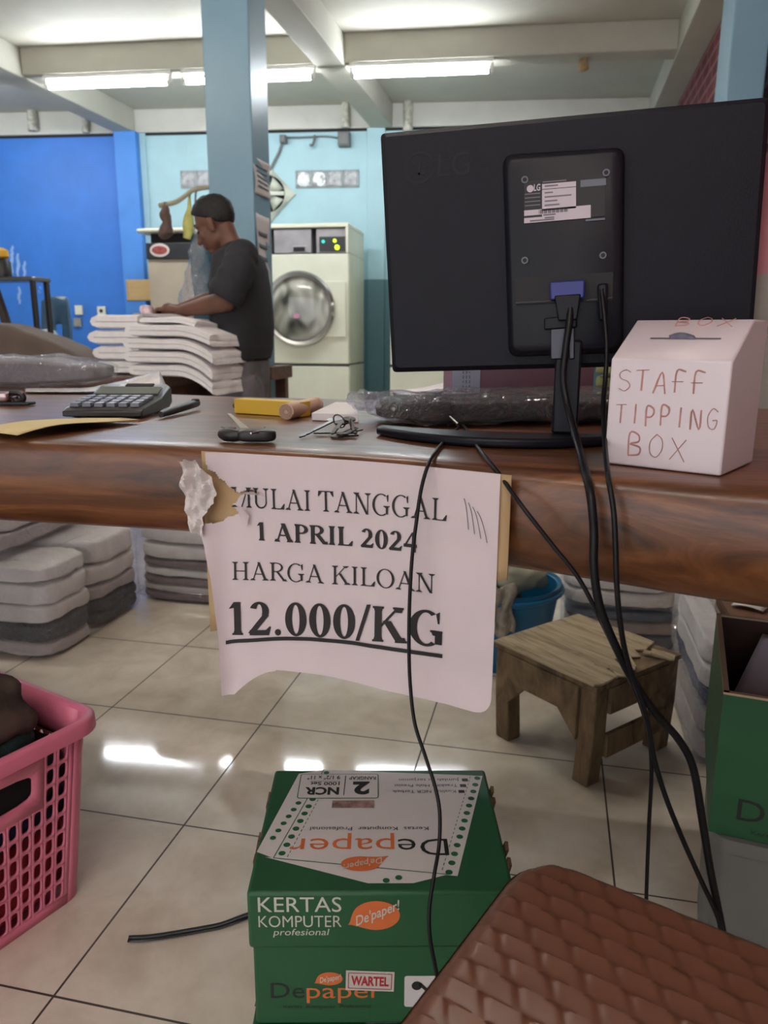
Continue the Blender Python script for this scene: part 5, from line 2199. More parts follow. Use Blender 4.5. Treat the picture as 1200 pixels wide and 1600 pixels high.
M_dkred = mat('dark_red_cloth', (168, 48, 58), 0.9, var=0.25, scale=16)
M_navyc = mat('navy_cloth', (44, 46, 78), 0.9, var=0.25, scale=16)
M_blackc = mat('black_cloth', (20, 20, 22), 0.9, var=0.3, scale=16)
M_teal = mat('dark_green_fleece', (14, 40, 40), 0.95, var=0.35, scale=22, bump=0.6, bscale=60)
M_brownp = mat('brown_pattern_cloth', (84, 70, 62), 0.9, var=0.6, scale=22)
garment(0, 0, 0.085, (0.313, 0.453, 0.14), M_dkred, 'dark red clothes at the bottom of the pink basket, seen through its holes', 71, 0.3, 0.008)
garment(0, 0, 0.182, (0.335, 0.475, 0.055), M_navyc, 'navy clothes in the middle layer of the pink basket', 72, 0.3, 0.006)
garment(0, 0, 0.246, (0.345, 0.485, 0.07), M_blackc, 'black clothes filling the upper part of the pink basket', 73, 0.35, 0.012)
garment(0.03, 0.06, 0.300, (0.24, 0.30, 0.045), M_teal, 'dark green fleece on top in the pink basket', 74, 0.6, 0.014)
mb = MB()
rings = []
for j in range(9):
    v = j / 8.0
    ring = []
    for i in range(26):
        a = PI * i / 25
        rr = 0.085 - 0.010 * v
        ring.append(Vector((rr * math.cos(a) * 1.05 + 0.008 * noise.noise(Vector((i * 0.3, v * 3, 1))), -0.05 + 0.10 * v + 0.006 * math.sin(i * 0.9), rr * math.sin(a) * 1.0 + 0.006 * noise.noise(Vector((i * 0.4, v * 4, 6))))))
    rings.append(ring)
mb.loft(rings, caps=False, closed=False)
for k in range(3):
    rr = 0.066 - 0.017 * k
    mb.tube([Vector((rr * math.cos(a), -0.045 + 0.01 * k, 0.004 + rr * math.sin(a))) for a in [PI * i / 14 for i in range(15)]], 0.009, 8)
o = mb.build('folded_hat', M_brownp, loc=kpt(0, 0, 0.318), rot=KA, solid=0.006, smooth=70)
hq = at_z(-38, 1108, 0.352)
o.location = (hq.x, hq.y, 0.322)
tag(o, 'brown patterned cloth hat folded upright in the pink basket', 'hat')
mb = MB()
for k, (x, y) in enumerate(((0.075, 0.135), (0.10, 0.155), (0.085, 0.17))):
    mb.sbox((x, y, 0.003 * k), (0.035, 0.022, 0.012), 0.7, 16, 8, 0.004, 50, seed=k)
o = mb.build('lace_strip', mat('lace_pink', (196, 160, 140), 0.8, var=0.3, scale=60), loc=kpt(0, 0, 0.322), rot=KA)
tag(o, 'small pale pink lace bits on the dark green fleece', 'lace')

# ================================================================== PLASTIC STOOL SEAT IN FRONT
M_brown = mat('brown_plastic', (106, 70, 54), 0.34, var=0.05, scale=6, spec=0.35)
SA = math.radians(-22)
sx_, sy_ = Vector((math.cos(SA), math.sin(SA), 0)), Vector((math.sin(SA), -math.cos(SA), 0))   # sx_ along far edge, sy_ towards the viewer
SW = 0.40
sc0 = Vector((0.0006, 0.6895, 0))
scen = sc0 + sx_ * SW / 2 + sy_ * SW / 2
t = thing('plastic_stool', 'brown plastic stool with a woven pattern seat in the right foreground', 'stool', (scen.x, scen.y, 0), SA)
SZ = 0.45
NG = 190
CU, CV = 0.037, 0.0215


def weave(x, y):
    """height of the moulded weave: staggered swollen cells that dive under their neighbours"""
    v = y / CV
    r = math.floor(v)
    fv = v - r
    u = x / CU + (0.5 if r % 2 else 0.0) + 0.30 * (fv - 0.5)
    fu = u - math.floor(u)
    fv = fv + 0.24 * (fu - 0.5) - 0.10
    if fv > 1:
        return 0.0004
    fv = max(0.0, fv)
    a = min(fu, 1 - fu)
    edge_ = min(1.0, a / 0.16)
    edge_ = edge_ * edge_ * (3 - 2 * edge_)
    top = min(1.0, (1 - fv) / 0.10)
    return 0.0003 + (0.0003 + 0.0030 * fv ** 1.3) * (0.30 + 0.70 * edge_) * (top ** 0.6)


def seat_fn(a, b):
    x, y = (a - 0.5) * SW, (b - 0.5) * SW
    # round the corners of the square
    r = 0.055
    h = SW / 2
    qx, qy = max(0.0, abs(x) - (h - r)), max(0.0, abs(y) - (h - r))
    m_ = max(abs(x), abs(y))
    if qx > 0 and qy > 0:
        l = math.hypot(qx, qy)
        mx = max(qx, qy)
        k = mx / l
        qx, qy = qx * k, qy * k
        x = math.copysign(h - r + qx, x)
        y = math.copysign(h - r + qy, y)
        dist = r - math.hypot(qx, qy)
    else:
        dist = h - m_
    fall = max(0.0, 1 - dist / 0.022)
    z = SZ + weave(x + 1, y + 1) * min(1.0, max(0.0, dist / 0.012)) - 0.0 - 0.014 * fall ** 2.2 + 0.002
    return Vector((x, y, z))


mb = MB()
mb.grid(seat_fn, NG, NG)
for i in range(0):
    pass
seat = mb.build('seat', M_brown, t, smooth=50)
mb = MB()
rings = [[Vector((x, y, z)) for x, y in rrect(SW - 2 * e, SW - 2 * e, 0.053, 8)] for z, e in ((SZ - 0.010, 0.0), (SZ - 0.030, -0.003), (SZ - 0.055, 0.0), (SZ - 0.055, 0.005), (SZ - 0.012, 0.005))]
mb.loft(rings, caps=False)
mb.build('seat_apron', M_brown, t)
for a, b in ((-1, -1), (1, -1), (1, 1), (-1, 1)):
    mb = MB()
    mb.loft([[Vector((a * (SW / 2 - 0.045 + 0.02 * (1 - z / SZ)) + x, b * (SW / 2 - 0.045 + 0.02 * (1 - z / SZ)) + y, z)) for x, y in rrect(0.045, 0.045, 0.012, 3)] for z in (0.0, 0.2, SZ - 0.008)])
    mb.build('leg', M_brown, t)

# black strap scrap on the floor
mb = MB()
pts = [at_z(x, y, z) for x, y, z in ((200, 1467, 0.010), (235, 1465, 0.008), (275, 1459, 0.005), (315, 1452, 0.003), (345, 1446, 0.003), (378, 1434, 0.006), (395, 1428, 0.004))]
P = catmull(pts, 5)
vs, fs = [], []
for i, p in enumerate(P):
    d = (P[min(i + 1, len(P) - 1)] - P[max(0, i - 1)]).normalized()
    n = Vector((-d.y, d.x, 0)) * 0.0070
    vs += [p + n, p - n]
fs = [(2 * i, 2 * i + 1, 2 * i + 3, 2 * i + 2) for i in range(len(P) - 1)]
mb.add(vs, fs)
tag(mb.build('packing_strap', mat('black_strap', (34, 34, 36), 0.35, var=0.3, scale=60), world=True, loc=(pts[3].x, pts[3].y, 0.0), solid=0.0012, smooth=80), 'short piece of black packing strap lying on the tiled floor', 'strap')

# ================================================================== PRICE NOTICE ON THE COUNTER EDGE
M_notice = mat('notice_paper', (206, 195, 199), 0.7, var=0.03, scale=5, bump=0.12, bscale=14)
M_nink = mat('notice_ink', (24, 22, 24), 0.6)
M_board = mat('tan_board', (182, 156, 116), 0.8, var=0.06, scale=4)
ND = Vector((0.353, -0.056, 0)).normalized()
NO = Vector((-0.405, 0.852, 0))


def n_pt(u, z, off=0.0):
    """point u metres along the counter edge at height z, off metres in front of it"""
    X = NO.x + ND.x * u
    y = front_s(X) - 0.016
    return Vector((X, y - off, z))


t = thing('price_notice', 'torn white paper price notice hanging from the front edge of the counter', 'notice', n_pt(0.18, 0.69))
mb = MB()


def board(s, v):
    u = -0.004 + 0.376 * s
    z0, z1 = 0.583 + 0.115 * s, 0.8135 - 0.003 * s
    return n_pt(u, z0 + (z1 - z0) * v, 0.0)


mb.grid(board, 20, 8)
mb.build('backing_board', M_board, t, world=True, solid=0.002, props={'label': 'tan cardboard backing'})
HOLE = [(-0.03, 0.84), (0.0065, 0.84), (0.0065, 0.803), (0.009, 0.794), (0.016, 0.791), (0.021, 0.783), (0.028, 0.779), (0.031, 0.773), (0.037, 0.771), (0.045, 0.766), (0.052, 0.769), (0.060, 0.7715), (0.068, 0.7705), (0.074, 0.7675),
        (0.067, 0.769), (0.059, 0.769), (0.051, 0.7655), (0.045, 0.761), (0.041, 0.754), (0.036, 0.753), (0.038, 0.748), (0.042, 0.744), (0.044, 0.741), (0.036, 0.737), (0.028, 0.735), (0.024, 0.731), (0.020, 0.729), (0.0, 0.727), (-0.03, 0.725)]


def sheet_left(z):
    K = ((0.40, 0.026), (0.515, 0.021), (0.58, 0.017), (0.66, 0.010), (0.70, 0.002), (0.73, -0.008), (0.80, -0.012), (0.9, -0.012))
    for (a, ua), (b, ub) in zip(K, K[1:]):
        if z <= b:
            return ua + (ub - ua) * max(0, z - a) / (b - a)
    return -0.012


def sheet_bottom(u):
    if u < 0.075:
        k = max(0.0, (0.075 - u) / 0.06)
        return 0.5475 - 0.036 * min(1, k) ** 1.6
    return 0.5475 + 0.002 * math.sin(u * 14)


def sheet_off(u, z):
    low = max(0.0, (0.72 - z) / 0.2)
    curl = 0.030 * math.exp(-(max(0, u + 0.004) / 0.022) ** 2) * (0.35 + low)
    wave = 0.0022 * math.sin(u * 38 + z * 10) * low + 0.003 * noise.noise(Vector((u * 12, z * 12, 3))) + 0.0012 * noise.noise(Vector((u * 40, z * 30, 9)))
    bottom = 0.012 * max(0.0, (0.60 - z) / 0.06) ** 2 * (0.3 + u * 2.0)
    return 0.005 + curl + wave + bottom + 0.004 * low


def n_sheet(u, z, d=0.0):
    return n_pt(u, z, sheet_off(u, z) + d)


def cell_uz(s, v):
    z1 = 0.8145 - 0.003 * s
    # right edge with a rounded lower corner
    ur = 0.3605
    zb_guess = sheet_bottom(s * 0.36)
    z = zb_guess + (z1 - zb_guess) * v
    ul = sheet_left(z)
    dz = max(0.0, 0.018 - (z - zb_guess))
    if s > 0.9:
        ur -= 0.018 - math.sqrt(max(0, 0.018 ** 2 - dz ** 2))
    return ul + (ur - ul) * s, z


mb = MB()


def paper_fn(s, v):
    u, z = cell_uz(s, v)
    return n_sheet(u, z)


mb.grid(paper_fn, 260, 200, 0, skip=lambda s, v: in_poly(*cell_uz(s, v), HOLE))
pf = lambda u, z: n_sheet(u, z, 0.0010)
sk = lambda u, z: in_poly(u, z, HOLE)
put_serif(mb, 'MULAI TANGGAL', 0.034, 0.304, 0.7485, 0.7545, 0.0245, pf, 1, False, skip=sk)
put_serif(mb, '1 APRIL 2024', 0.064, 0.270, 0.7095, 0.7150, 0.0225, pf, 1, True)
put_serif(mb, 'HARGA KILOAN', 0.033, 0.292, 0.6585, 0.6710, 0.0225, pf, 1, False)
put_serif(mb, '12.000/KG', 0.022, 0.304, 0.5865, 0.6085, 0.0425, pf, 1, True)
mb.grid(lambda s, v: pf(0.0245 + 0.2775 * s, 0.5755 + 0.0205 * s + 0.006 * math.sin(PI * min(1, s * 1.15)) + 0.0048 * v), 40, 1, 1)
mb.build('paper', [M_notice, M_nink], t, world=True, smooth=60)
# pencil scribbles near the right edge
mb = MB()
for k in range(4):
    pts = [n_sheet(0.322 + 0.005 * k + 0.010 * q * (0.6 + 0.2 * k), 0.782 - 0.004 * k - 0.034 * q + 0.006 * math.sin(q * 3), 0.0012) for q in [i / 8 for i in range(9)]]
    mb.tube(pts, 0.00035, 5)
mb.build('pencil_scribble', M_ink, t, world=True)
# crumpled torn flap on the left
mb = MB()


def flap(s, v):
    z = 0.715 + 0.090 * v
    w0, w1 = -0.026 + 0.010 * (1 - v), 0.004 + 0.022 * math.sin(PI * min(1, (1 - v) * 1.3)) - 0.006 * v
    u = w0 + (w1 - w0) * s
    k = noise.noise(Vector((u * 90, z * 60, 2.0)))
    k2 = noise.noise(Vector((u * 200, z * 150, 5.0)))
    return n_pt(u, z + 0.004 * k2, 0.020 + 0.012 * k + 0.004 * k2)


mb.grid(flap, 22, 34)
mb.build('torn_flap', mat('crumpled_paper', (206, 200, 198), 0.5, var=0.08, scale=60), t, world=True, smooth=18, props={'label': 'crumpled torn paper flap'})
mb = MB()
mb.grid(lambda s, v: n_pt(0.046 + 0.010 * s + 0.004 * v, 0.742 + 0.014 * v - 0.016 * s, 0.010 + 0.010 * (1 - s) * v), 5, 5)
mb.grid(lambda s, v: n_pt(0.048 + 0.034 * s, 0.766 + 0.0022 * math.sin(PI * s) * 2 * v, 0.009 + 0.006 * v), 10, 3)
mb.build('torn_lip', M_notice, t, world=True, smooth=40)

# ================================================================== MONITOR
M_mon = mat('black_textured_plastic', (19, 20, 30), 0.5, var=0.06, scale=30, bump=0.12, bscale=400, spec=0.22)
M_monp = mat('black_smooth_plastic', (20, 21, 30), 0.4, var=0.05, spec=0.25)
M_deep = mat('port_recess', (16, 16, 20), 0.6)
M_vga = mat('blue_connector', (44, 52, 130), 0.4)
M_neck = mat('gunmetal', (88, 88, 94), 0.3, metal=0.6)
M_lbl = mat('label_white', (196, 188, 198), 0.6, var=0.03)
M_lblk = mat('label_black', (24, 22, 26), 0.5)
M_emb = mat('emboss_black', (16, 16, 22), 0.4, spec=0.25)
YM = 1.02
t = thing('monitor', 'black monitor seen from behind with a white sticker on its back', 'monitor', (-0.004, YM, TOPZ))
cs = [at_y(593, 207, YM), at_y(1206, 149, YM), at_y(1174, 568, YM), at_y(612, 582, YM)]
mc = sum(cs, Vector()) / 4


def mon_poly(inset, y, r=0.006):
    out = []
    for i in range(4):
        p, a, b = cs[i], cs[i - 1], cs[(i + 1) % 4]
        da, db = (a - p).normalized(), (b - p).normalized()
        q = p + (da + db) * inset
        for k in range(5):
            s = k / 4.0
            out.append(q + da * r * (1 - s) ** 2 + db * r * s ** 2)
    return [Vector((p.x, y, p.z)) for p in out]


mb = MB()
mb.loft([mon_poly(0.006, YM), mon_poly(0.0, YM + 0.006), mon_poly(0.0, YM + 0.030), mon_poly(0.002, YM + 0.034)])
shell = mb.build('back_shell', M_mon, t, world=True, smooth=30)
mb = MB()
mb.loft([mon_poly(0.006, YM + 0.0335), mon_poly(0.006, YM + 0.0352)])
mb.build('screen', mat('screen_glass', (14, 14, 18), 0.15), t, world=True)


def px_poly(pts, y):
    return [Vector((at_y(px, py, y).x, y, at_y(px, py, y).z)) for px, py in pts]


YB = 0.998


def bump_poly(g, y):
    base = [(797 + g, 232 + 20 + g), (787 + g, 262 + g), (797 + g, 540), (806 + g, 553 - g), (962 - g, 547 - g), (972 - g, 536), (974 - g, 246 + g), (962 - g, 232 + g)]
    cn = [(787 + g, 243 + g), (797 + g, 555 - g), (972 - g, 548 - g), (975 - g, 231 + g)]
    base = []
    for i in range(4):
        p, a_, b2 = cn[i], cn[i - 1], cn[(i + 1) % 4]
        for k in range(6):
            s_ = k / 5.0
            q = [0, 0]
            for ax in (0, 1):
                la = math.hypot(a_[0] - p[0], a_[1] - p[1])
                lb2 = math.hypot(b2[0] - p[0], b2[1] - p[1])
                pa_ = p[ax] + (a_[ax] - p[ax]) / la * 17
                pb_ = p[ax] + (b2[ax] - p[ax]) / lb2 * 17
                q[ax] = pa_ * (1 - s_) ** 2 + 2 * p[ax] * s_ * (1 - s_) + pb_ * s_ ** 2
            base.append(tuple(q))
    return px_poly(base, y)


mb = MB()
a = [Vector((p.x, YM + 0.001, p.z)) for p in bump_poly(-4, YB)]
mb.loft([a, bump_poly(-1, YB + 0.010), bump_poly(2, YB + 0.003), bump_poly(7, YB)], caps=True)
bump = mb.build('rear_housing', M_monp, t, world=True, smooth=60)
mb = MB()
rec = px_poly([(805, 434), (958, 425), (957, 470), (806, 477)], YB - 0.0012)
mb.loft([rec, [p + Vector((0, 0.001, 0)) for p in rec]])
mb.build('port_recess', M_deep, bump, world=True)
mb = MB()
l0, l1 = px_poly([(806, 474), (866, 471)], YB - 0.003)
mb.tube([l0, l1], 0.0018, 6)
l0, l1 = px_poly([(917, 470), (957, 466)], YB - 0.003)
mb.tube([l0, l1], 0.0018, 6)
mb.build('recess_lip', M_neck, bump, world=True)
for px_, py_ in ((820, 281), (947, 270), (820, 407), (942, 399)):
    mb = MB()
    p = at_y(px_, py_, YB)
    mb.cyl(p + Vector((0, 0.0, 0)), p + Vector((0, -0.0016, 0)), 0.0042, seg=14)
    sc = mb.build('screw', M_neck, bump, world=True)
    mb = MB()
    mb.cyl(p + Vector((0, -0.0014, 0)), p + Vector((0, -0.0019, 0)), 0.0026, seg=12)
    mb.build('screw_hole', M_deep, sc, world=True)
# sticker
mb = MB()
yl = YB - 0.0008


def lrect(x0, y0, x1, y1, mi, d=0.0):
    k = -0.085
    pts = [(x0, y1 + k * (x0 - 819)), (x1, y1 + k * (x1 - 819)), (x1, y0 + k * (x1 - 819)), (x0, y0 + k * (x0 - 819))]
    mb.poly(px_poly(pts, yl - d), mi)


def ltext(s, x0, x1, yb, cap, mi, bold=0.0, d=0.0006):
    p0, p1 = at_y(x0, yb - 0.085 * (x0 - 819), yl - d), at_y(x1, yb - 0.085 * (x1 - 819), yl - d)
    u = p1 - p0
    L = u.length
    u.normalize()
    v = Vector((0, 0, 1))
    put_text(mb, s, 0, L, 0, cap, lambda a, b: p0 + u * a + v * b, mi, bold)


lrect(819, 283, 945, 348, 1)
lrect(847, 290, 900, 298, 0, 0.0003)
lrect(847, 299, 900, 332, 0, 0.0003)
lrect(819, 329, 923, 337.5, 0, 0.0003)
lrect(847, 337.5, 923, 341, 0, 0.0003)
lrect(819, 341, 923, 349, 0, 0.0003)
lrect(907, 289, 947, 300, 3, 0.0003)
lrect(915, 351, 945, 354, 3, 0.0003)
for i in range(22):
    x = 842 + i * 2.1
    lrect(x, 330, x + (1.3 if i % 3 else 0.7), 336.5, 1, 0.0006)
for y, x0, x1 in ((294.5, 851, 872), (305, 851, 864), (311.5, 851, 893), (318, 851, 871), (324.5, 851, 874), (344, 851, 866), (347, 828, 866), (339.5, 849, 868)):
    lrect(x0, y - 2.0, x1, y + 0.3, 4, 0.0006)
for y in (303, 309, 315, 321):
    lrect(820, y, 844, y + 1.6, 4, 0.0004)
lrect(848, 286, 885, 288, 4, 0.0004)
p = at_y(828.5, 295, yl)
fd = frame((p.x, p.y - 0.0006, p.z), (1, 0, 0), (0, 0, 1))
fdisc(mb, 0, 0, 0.0042, fd, 0)
ltext('LG', 834, 844, 299.5, 0.0072, 0, 0.02)
mb.build('sticker', [M_lbl, M_lblk, M_lblk, M_neck, mat('label_grey_print', (112, 108, 116), 0.6)], bump, world=True, props={'label': 'white and black information sticker'})
# embossed maker emblem
mb = MB()
p = at_y(655, 262, YM - 0.0006)
fd = frame((p.x, p.y, p.z), (1, 0, 0.04), (0, 0, 1))
for k in range(30):
    a0, a1 = 2 * PI * k / 30 + 0.3, 2 * PI * (k + 1) / 30 + 0.3
    if k > 26:
        continue
    mb.poly([fd(r * math.cos(a), r * math.sin(a)) for r, a in ((0.019, a0), (0.019, a1), (0.0165, a1), (0.0165, a0))])
frect(mb, -0.0012, -0.008, 0.0012, 0.010, fd, 0)
frect(mb, -0.0012, -0.008, 0.0085, -0.0058, fd, 0)
fdisc(mb, -0.007, 0.006, 0.0022, fd, 0)
put_text(mb, 'LG', 0.024, 0.064, -0.0125, 0.027, lambda a, b: fd(a, b), 0, 0.0)
mb.build('emblem', M_emb, shell, world=True)
# stand
mb = MB()
mb.loft([px_poly([(850, 497), (902, 493), (902, 512), (850, 516)], y) for y in (YB - 0.012, YB + 0.001)])
mb.build('neck_clamp', M_monp, t, world=True, bevel=0.002)
mb = MB()
for xa, xb in ((860, 886), (889, 898)):
    mb.loft([px_poly([(xa, 513), (xb, 511), (xb, 561), (xa, 562)], y) for y in (YB - 0.010, YB + 0.004)])
mb.build('neck_trim', mat('bright_neck', (70, 70, 76), 0.3, metal=0.8), t, world=True, bevel=0.0015)
mb = MB()
nb = [at_y(862, 690, 0.985).x, at_y(902, 690, 0.985).x]
mb.loft([[Vector((nb[0] - 0.001, y, TOPZ + 0.014)), Vector((nb[1], y, TOPZ + 0.014)), Vector((nb[1] - 0.001, y, 0.945)), Vector((nb[0] - 0.001, y, 0.945))] for y in (0.992, 1.012)])
mb.build('neck', M_monp, t, world=True, bevel=0.003)
mb = MB()
out, inn = [], []
for k in range(31):
    a = k / 30.0
    xx = -0.235 + 0.325 * a
    yo = 1.035 - 0.112 * math.sin(PI * min(1.0, 0.08 + a * 0.86)) ** 0.8 + 0.02 * (1 - a)
    yi = yo + 0.028 + 0.045 * math.sin(PI * a)
    out.append((xx, yo))
    inn.append((xx, yi))
pl = out + inn[::-1]
mb.prism(pl, TOPZ + 0.001, TOPZ + 0.013)
mb.build('foot', M_monp, t, world=True, bevel=0.004, bseg=3)

# ================================================================== STAFF TIPPING BOX
M_acr = mat('white_acrylic', (214, 204, 210), 0.22, var=0.02, scale=3, spec=0.5)
M_mark = mat('faded_marker', (178, 128, 122), 0.6, var=0.3, scale=60)
TA = math.radians(-27.5)
tb = Vector((0.057, 0.849, TOPZ + 0.001))
tu, tv = Vector((math.cos(TA), math.sin(TA), 0)), Vector((-math.sin(TA), math.cos(TA), 0))
TW, TH, TD = 0.1215, 0.111, 0.112
tcen = tb + tu * TW / 2 + tv * TD / 2
t = thing('tip_box', 'white acrylic staff tipping box with handwritten letters and a coin slot', 'tip box', (tcen.x, tcen.y, TOPZ + 0.001), TA)
mb = MB()
prof = [(-TD / 2, 0), (-TD / 2, TH), (-TD / 2 + 0.060, TH + 0.040), (TD / 2, TH + 0.040), (TD / 2, 0)]
mb.loft([[Vector((x, y, z)) for y, z in prof] for x in (-TW / 2, TW / 2)])
body = mb.build('body', M_acr, t, bevel=0.0022, bseg=3)
sv = Vector((0, 0.060, 0.040)).normalized()
fs_ = frame((-TW / 2, -TD / 2, TH), (1, 0, 0), sv)
SL = math.hypot(0.06, 0.04)
mb = MB()
n = [fs_(x + TW / 2 + 0.003, y + SL * 0.52, 0.0004) for x, y in rrect(0.072, 0.0028, 0.0013, 3)]
mb.poly(n)
mb.build('coin_slot', mat('slot_shadow', (96, 84, 88), 0.7), body)
mb = MB()
mb.grid(lambda s, v: fs_(0.050 + 0.026 * s - 0.004 * v, SL * 0.50 + 0.006 * v, 0.0006 + 0.004 * math.sin(PI * s) * v), 8, 3)
o = mb.build('folded_banknote', mat('note_grey', (98, 98, 116), 0.6, var=0.3, scale=120), loc=(tcen.x, tcen.y, TOPZ + 0.001), rot=TA, solid=0.0004)
tag(o, 'small grey folded banknote stuck in the slot of the tipping box', 'banknote')
STK = {'S': [[(0.95, 0.9), (0.55, 1.0), (0.1, 0.85), (0.15, 0.6), (0.75, 0.45), (0.95, 0.22), (0.55, 0.0), (0.05, 0.1)]],
       'T': [[(0, 0.95), (1, 1)], [(0.5, 0.97), (0.48, 0)]],
       'A': [[(0.0, 0), (0.6, 1), (0.95, 0)], [(0.2, 0.36), (0.85, 0.40)]],
       'F': [[(0.25, 0), (0.3, 1), (1, 0.98)], [(0.0, 0.5), (0.85, 0.52)]],
       'I': [[(0.5, 1), (0.48, 0)]],
       'P': [[(0.15, 0), (0.15, 1), (0.75, 0.95), (0.85, 0.7), (0.6, 0.5), (0.15, 0.48)]],
       'N': [[(0.05, 0), (0.1, 1), (0.85, 0.02), (0.9, 1)]],
       'G': [[(0.95, 0.85), (0.5, 1.0), (0.1, 0.6), (0.25, 0.08), (0.75, 0.02), (0.92, 0.42), (0.55, 0.42)]],
       'B': [[(0.1, 0), (0.12, 1), (0.7, 0.95), (0.75, 0.65), (0.15, 0.52), (0.85, 0.4), (0.8, 0.08), (0.1, 0)]],
       'O': [[(0.5, 1), (0.1, 0.65), (0.15, 0.15), (0.55, 0), (0.9, 0.35), (0.85, 0.8), (0.5, 1)]],
       'X': [[(0.05, 1), (0.95, 0)], [(0.95, 0.95), (0.0, 0.05)]]}
mb = MB()
ff = frame((-TW / 2, -TD / 2, 0), (1, 0, 0), (0, 0, 1))


def handwrite(s, u0, u1, v0, h, fr, r=0.00095, sk=0.0):
    w = (u1 - u0) / len(s)
    for i, ch in enumerate(s):
        if ch == ' ':
            continue
        for st in STK[ch]:
            pts = [fr(u0 + w * (i + 0.12 + 0.70 * x) , v0 + h * y + sk * i + 0.0012 * math.sin(i * 2.3), 0.0003) for x, y in st]
            P = catmull(pts, 4) if len(pts) > 2 else pts
            mb.tube(P, [r * (0.8 + 0.5 * abs(noise.noise(Vector((k * 0.4, i, v0 * 99))))) for k in range(len(P))], 6, flat=0.5)


handwrite('STAFF', 0.008, 0.101, 0.0785, 0.0215, ff)
handwrite('TIPPING', 0.008, 0.1165, 0.0445, 0.0200, ff)
handwrite('BOX', 0.022, 0.090, 0.0115, 0.0235, ff, 0.0010)
mb.build('handwriting', M_mark, body, props={'label': 'faded reddish brown handwriting'})
mb = MB()
handwrite('BOX', 0.042, 0.108, SL * 0.84, 0.0150, fs_, 0.0008)
mb.build('handwriting', M_mark, body, props={'label': 'faded reddish brown handwriting'})

# ================================================================== THINGS ON THE COUNTER
ZT = TOPZ + 0.0008
# calculator
M_calc = mat('calculator_black', (40, 38, 40), 0.3, var=0.05)
M_key = mat('calculator_keys', (104, 108, 124), 0.35, var=0.05)
ca = math.radians(13)
c0 = Vector((-0.7785, 1.099, ZT))
cu, cv = Vector((math.cos(ca), math.sin(ca), 0)), Vector((-math.sin(ca), math.cos(ca), 0))
CWD, CDP = 0.130, 0.190
cc = c0 + cu * CWD / 2 + cv * CDP / 2
t = thing('calculator', 'black desk calculator with grey keys and a tilted display', 'calculator', (cc.x, cc.y, ZT), ca)
mb = MB()
prof = [(-CDP / 2, 0.003), (-CDP / 2, 0.012), (-CDP / 2 + 0.012, 0.017), (0.025, 0.026), (CDP / 2 - 0.01, 0.044), (CDP / 2, 0.040), (CDP / 2, 0.012), (CDP / 2 - 0.02, 0.003)]
mb.loft([[Vector((x, y * (1.0 if abs(x) < CWD / 2 - 0.001 else 0.985), z * (1 if abs(x) < CWD / 2 - 0.001 else 0.86) + (0 if abs(x) < CWD / 2 - 0.001 else 0.001))) for y, z in prof] for x in (-CWD / 2, -CWD / 2 + 0.006, CWD / 2 - 0.006, CWD / 2)])
mb.build('case', M_calc, t, bevel=0.0015)
for x in (-0.05, 0.05):
    for y in (-0.07, 0.06):
        mb = MB()
        mb.cyl((x, y, 0), (x, y, 0.005), 0.006, seg=10)
        mb.build('rubber_foot', M_dark, t)
sl = math.atan2(0.009, 0.108)
for r_ in range(4):
    for c_ in range(6):
        mb = MB()
        y = -CDP / 2 + 0.022 + r_ * 0.0235
        z = 0.0185 + (y + CDP / 2 - 0.012) * 0.083
        mb.box((-CWD / 2 + 0.0155 + c_ * 0.0198, y, z + 0.002), (0.0155, 0.0165, 0.0065), rot=Euler((sl, 0, 0)), taper=0.85)
        mb.build('key', M_key, t, bevel=0.001)
mb = MB()
s2 = math.atan2(0.018, 0.0605)
mb.box((0.0, 0.052, 0.0352), (0.112, 0.034, 0.003), rot=Euler((s2, 0, 0)))
mb.build('display', mat('lcd_grey', (104, 110, 104), 0.2), t, bevel=0.0008)
mb = MB()
mb.box((0.012, 0.078, 0.0430), (0.05, 0.012, 0.0025), rot=Euler((s2, 0, 0)))
mb.build('solar_strip', M_dark, t)
mb = MB()
mb.box((CWD / 2 - 0.003, -0.02, 0.0172), (0.0022, 0.11, 0.0016), rot=Euler((sl, 0, 0)))
mb.build('chrome_line', M_chrome, t)

# kraft sheet
M_kr = mat('yellow_kraft', (206, 188, 132), 0.75, var=0.05, scale=12)
cor = [at_z(-40, 690, TOPZ), at_z(32, 687, TOPZ), at_z(218, 661, TOPZ), at_z(120, 655, TOPZ), at_z(-40, 676, TOPZ)]
k0, k1, k2, k3 = at_z(-80, 678, TOPZ), at_z(28, 689, TOPZ), at_z(219, 661.5, TOPZ), at_z(118, 655.5, TOPZ)


def kraft(s, v):
    a = k1 + (k2 - k1) * s
    b = k0 + (k3 - k0) * s
    p = a + (b - a) * v
    lift = 0.007 * math.sin(PI * s) * (1 - v) + 0.002 * math.sin(s * 7 + v * 4) + 0.003 * (1 - s) * (1 - v) + 0.002
    return Vector((p.x, p.y, ZT + 0.0015 + max(0.0, lift)))


mb = MB()
mb.grid(kraft, 26, 12)
tag(mb.build('kraft_paper', M_kr, world=True, loc=((k1 + k2) / 2).to_tuple()[:2] + (ZT,), solid=0.0006, smooth=70), 'yellowish kraft paper sheet curling at the counter edge in front of the calculator', 'paper')

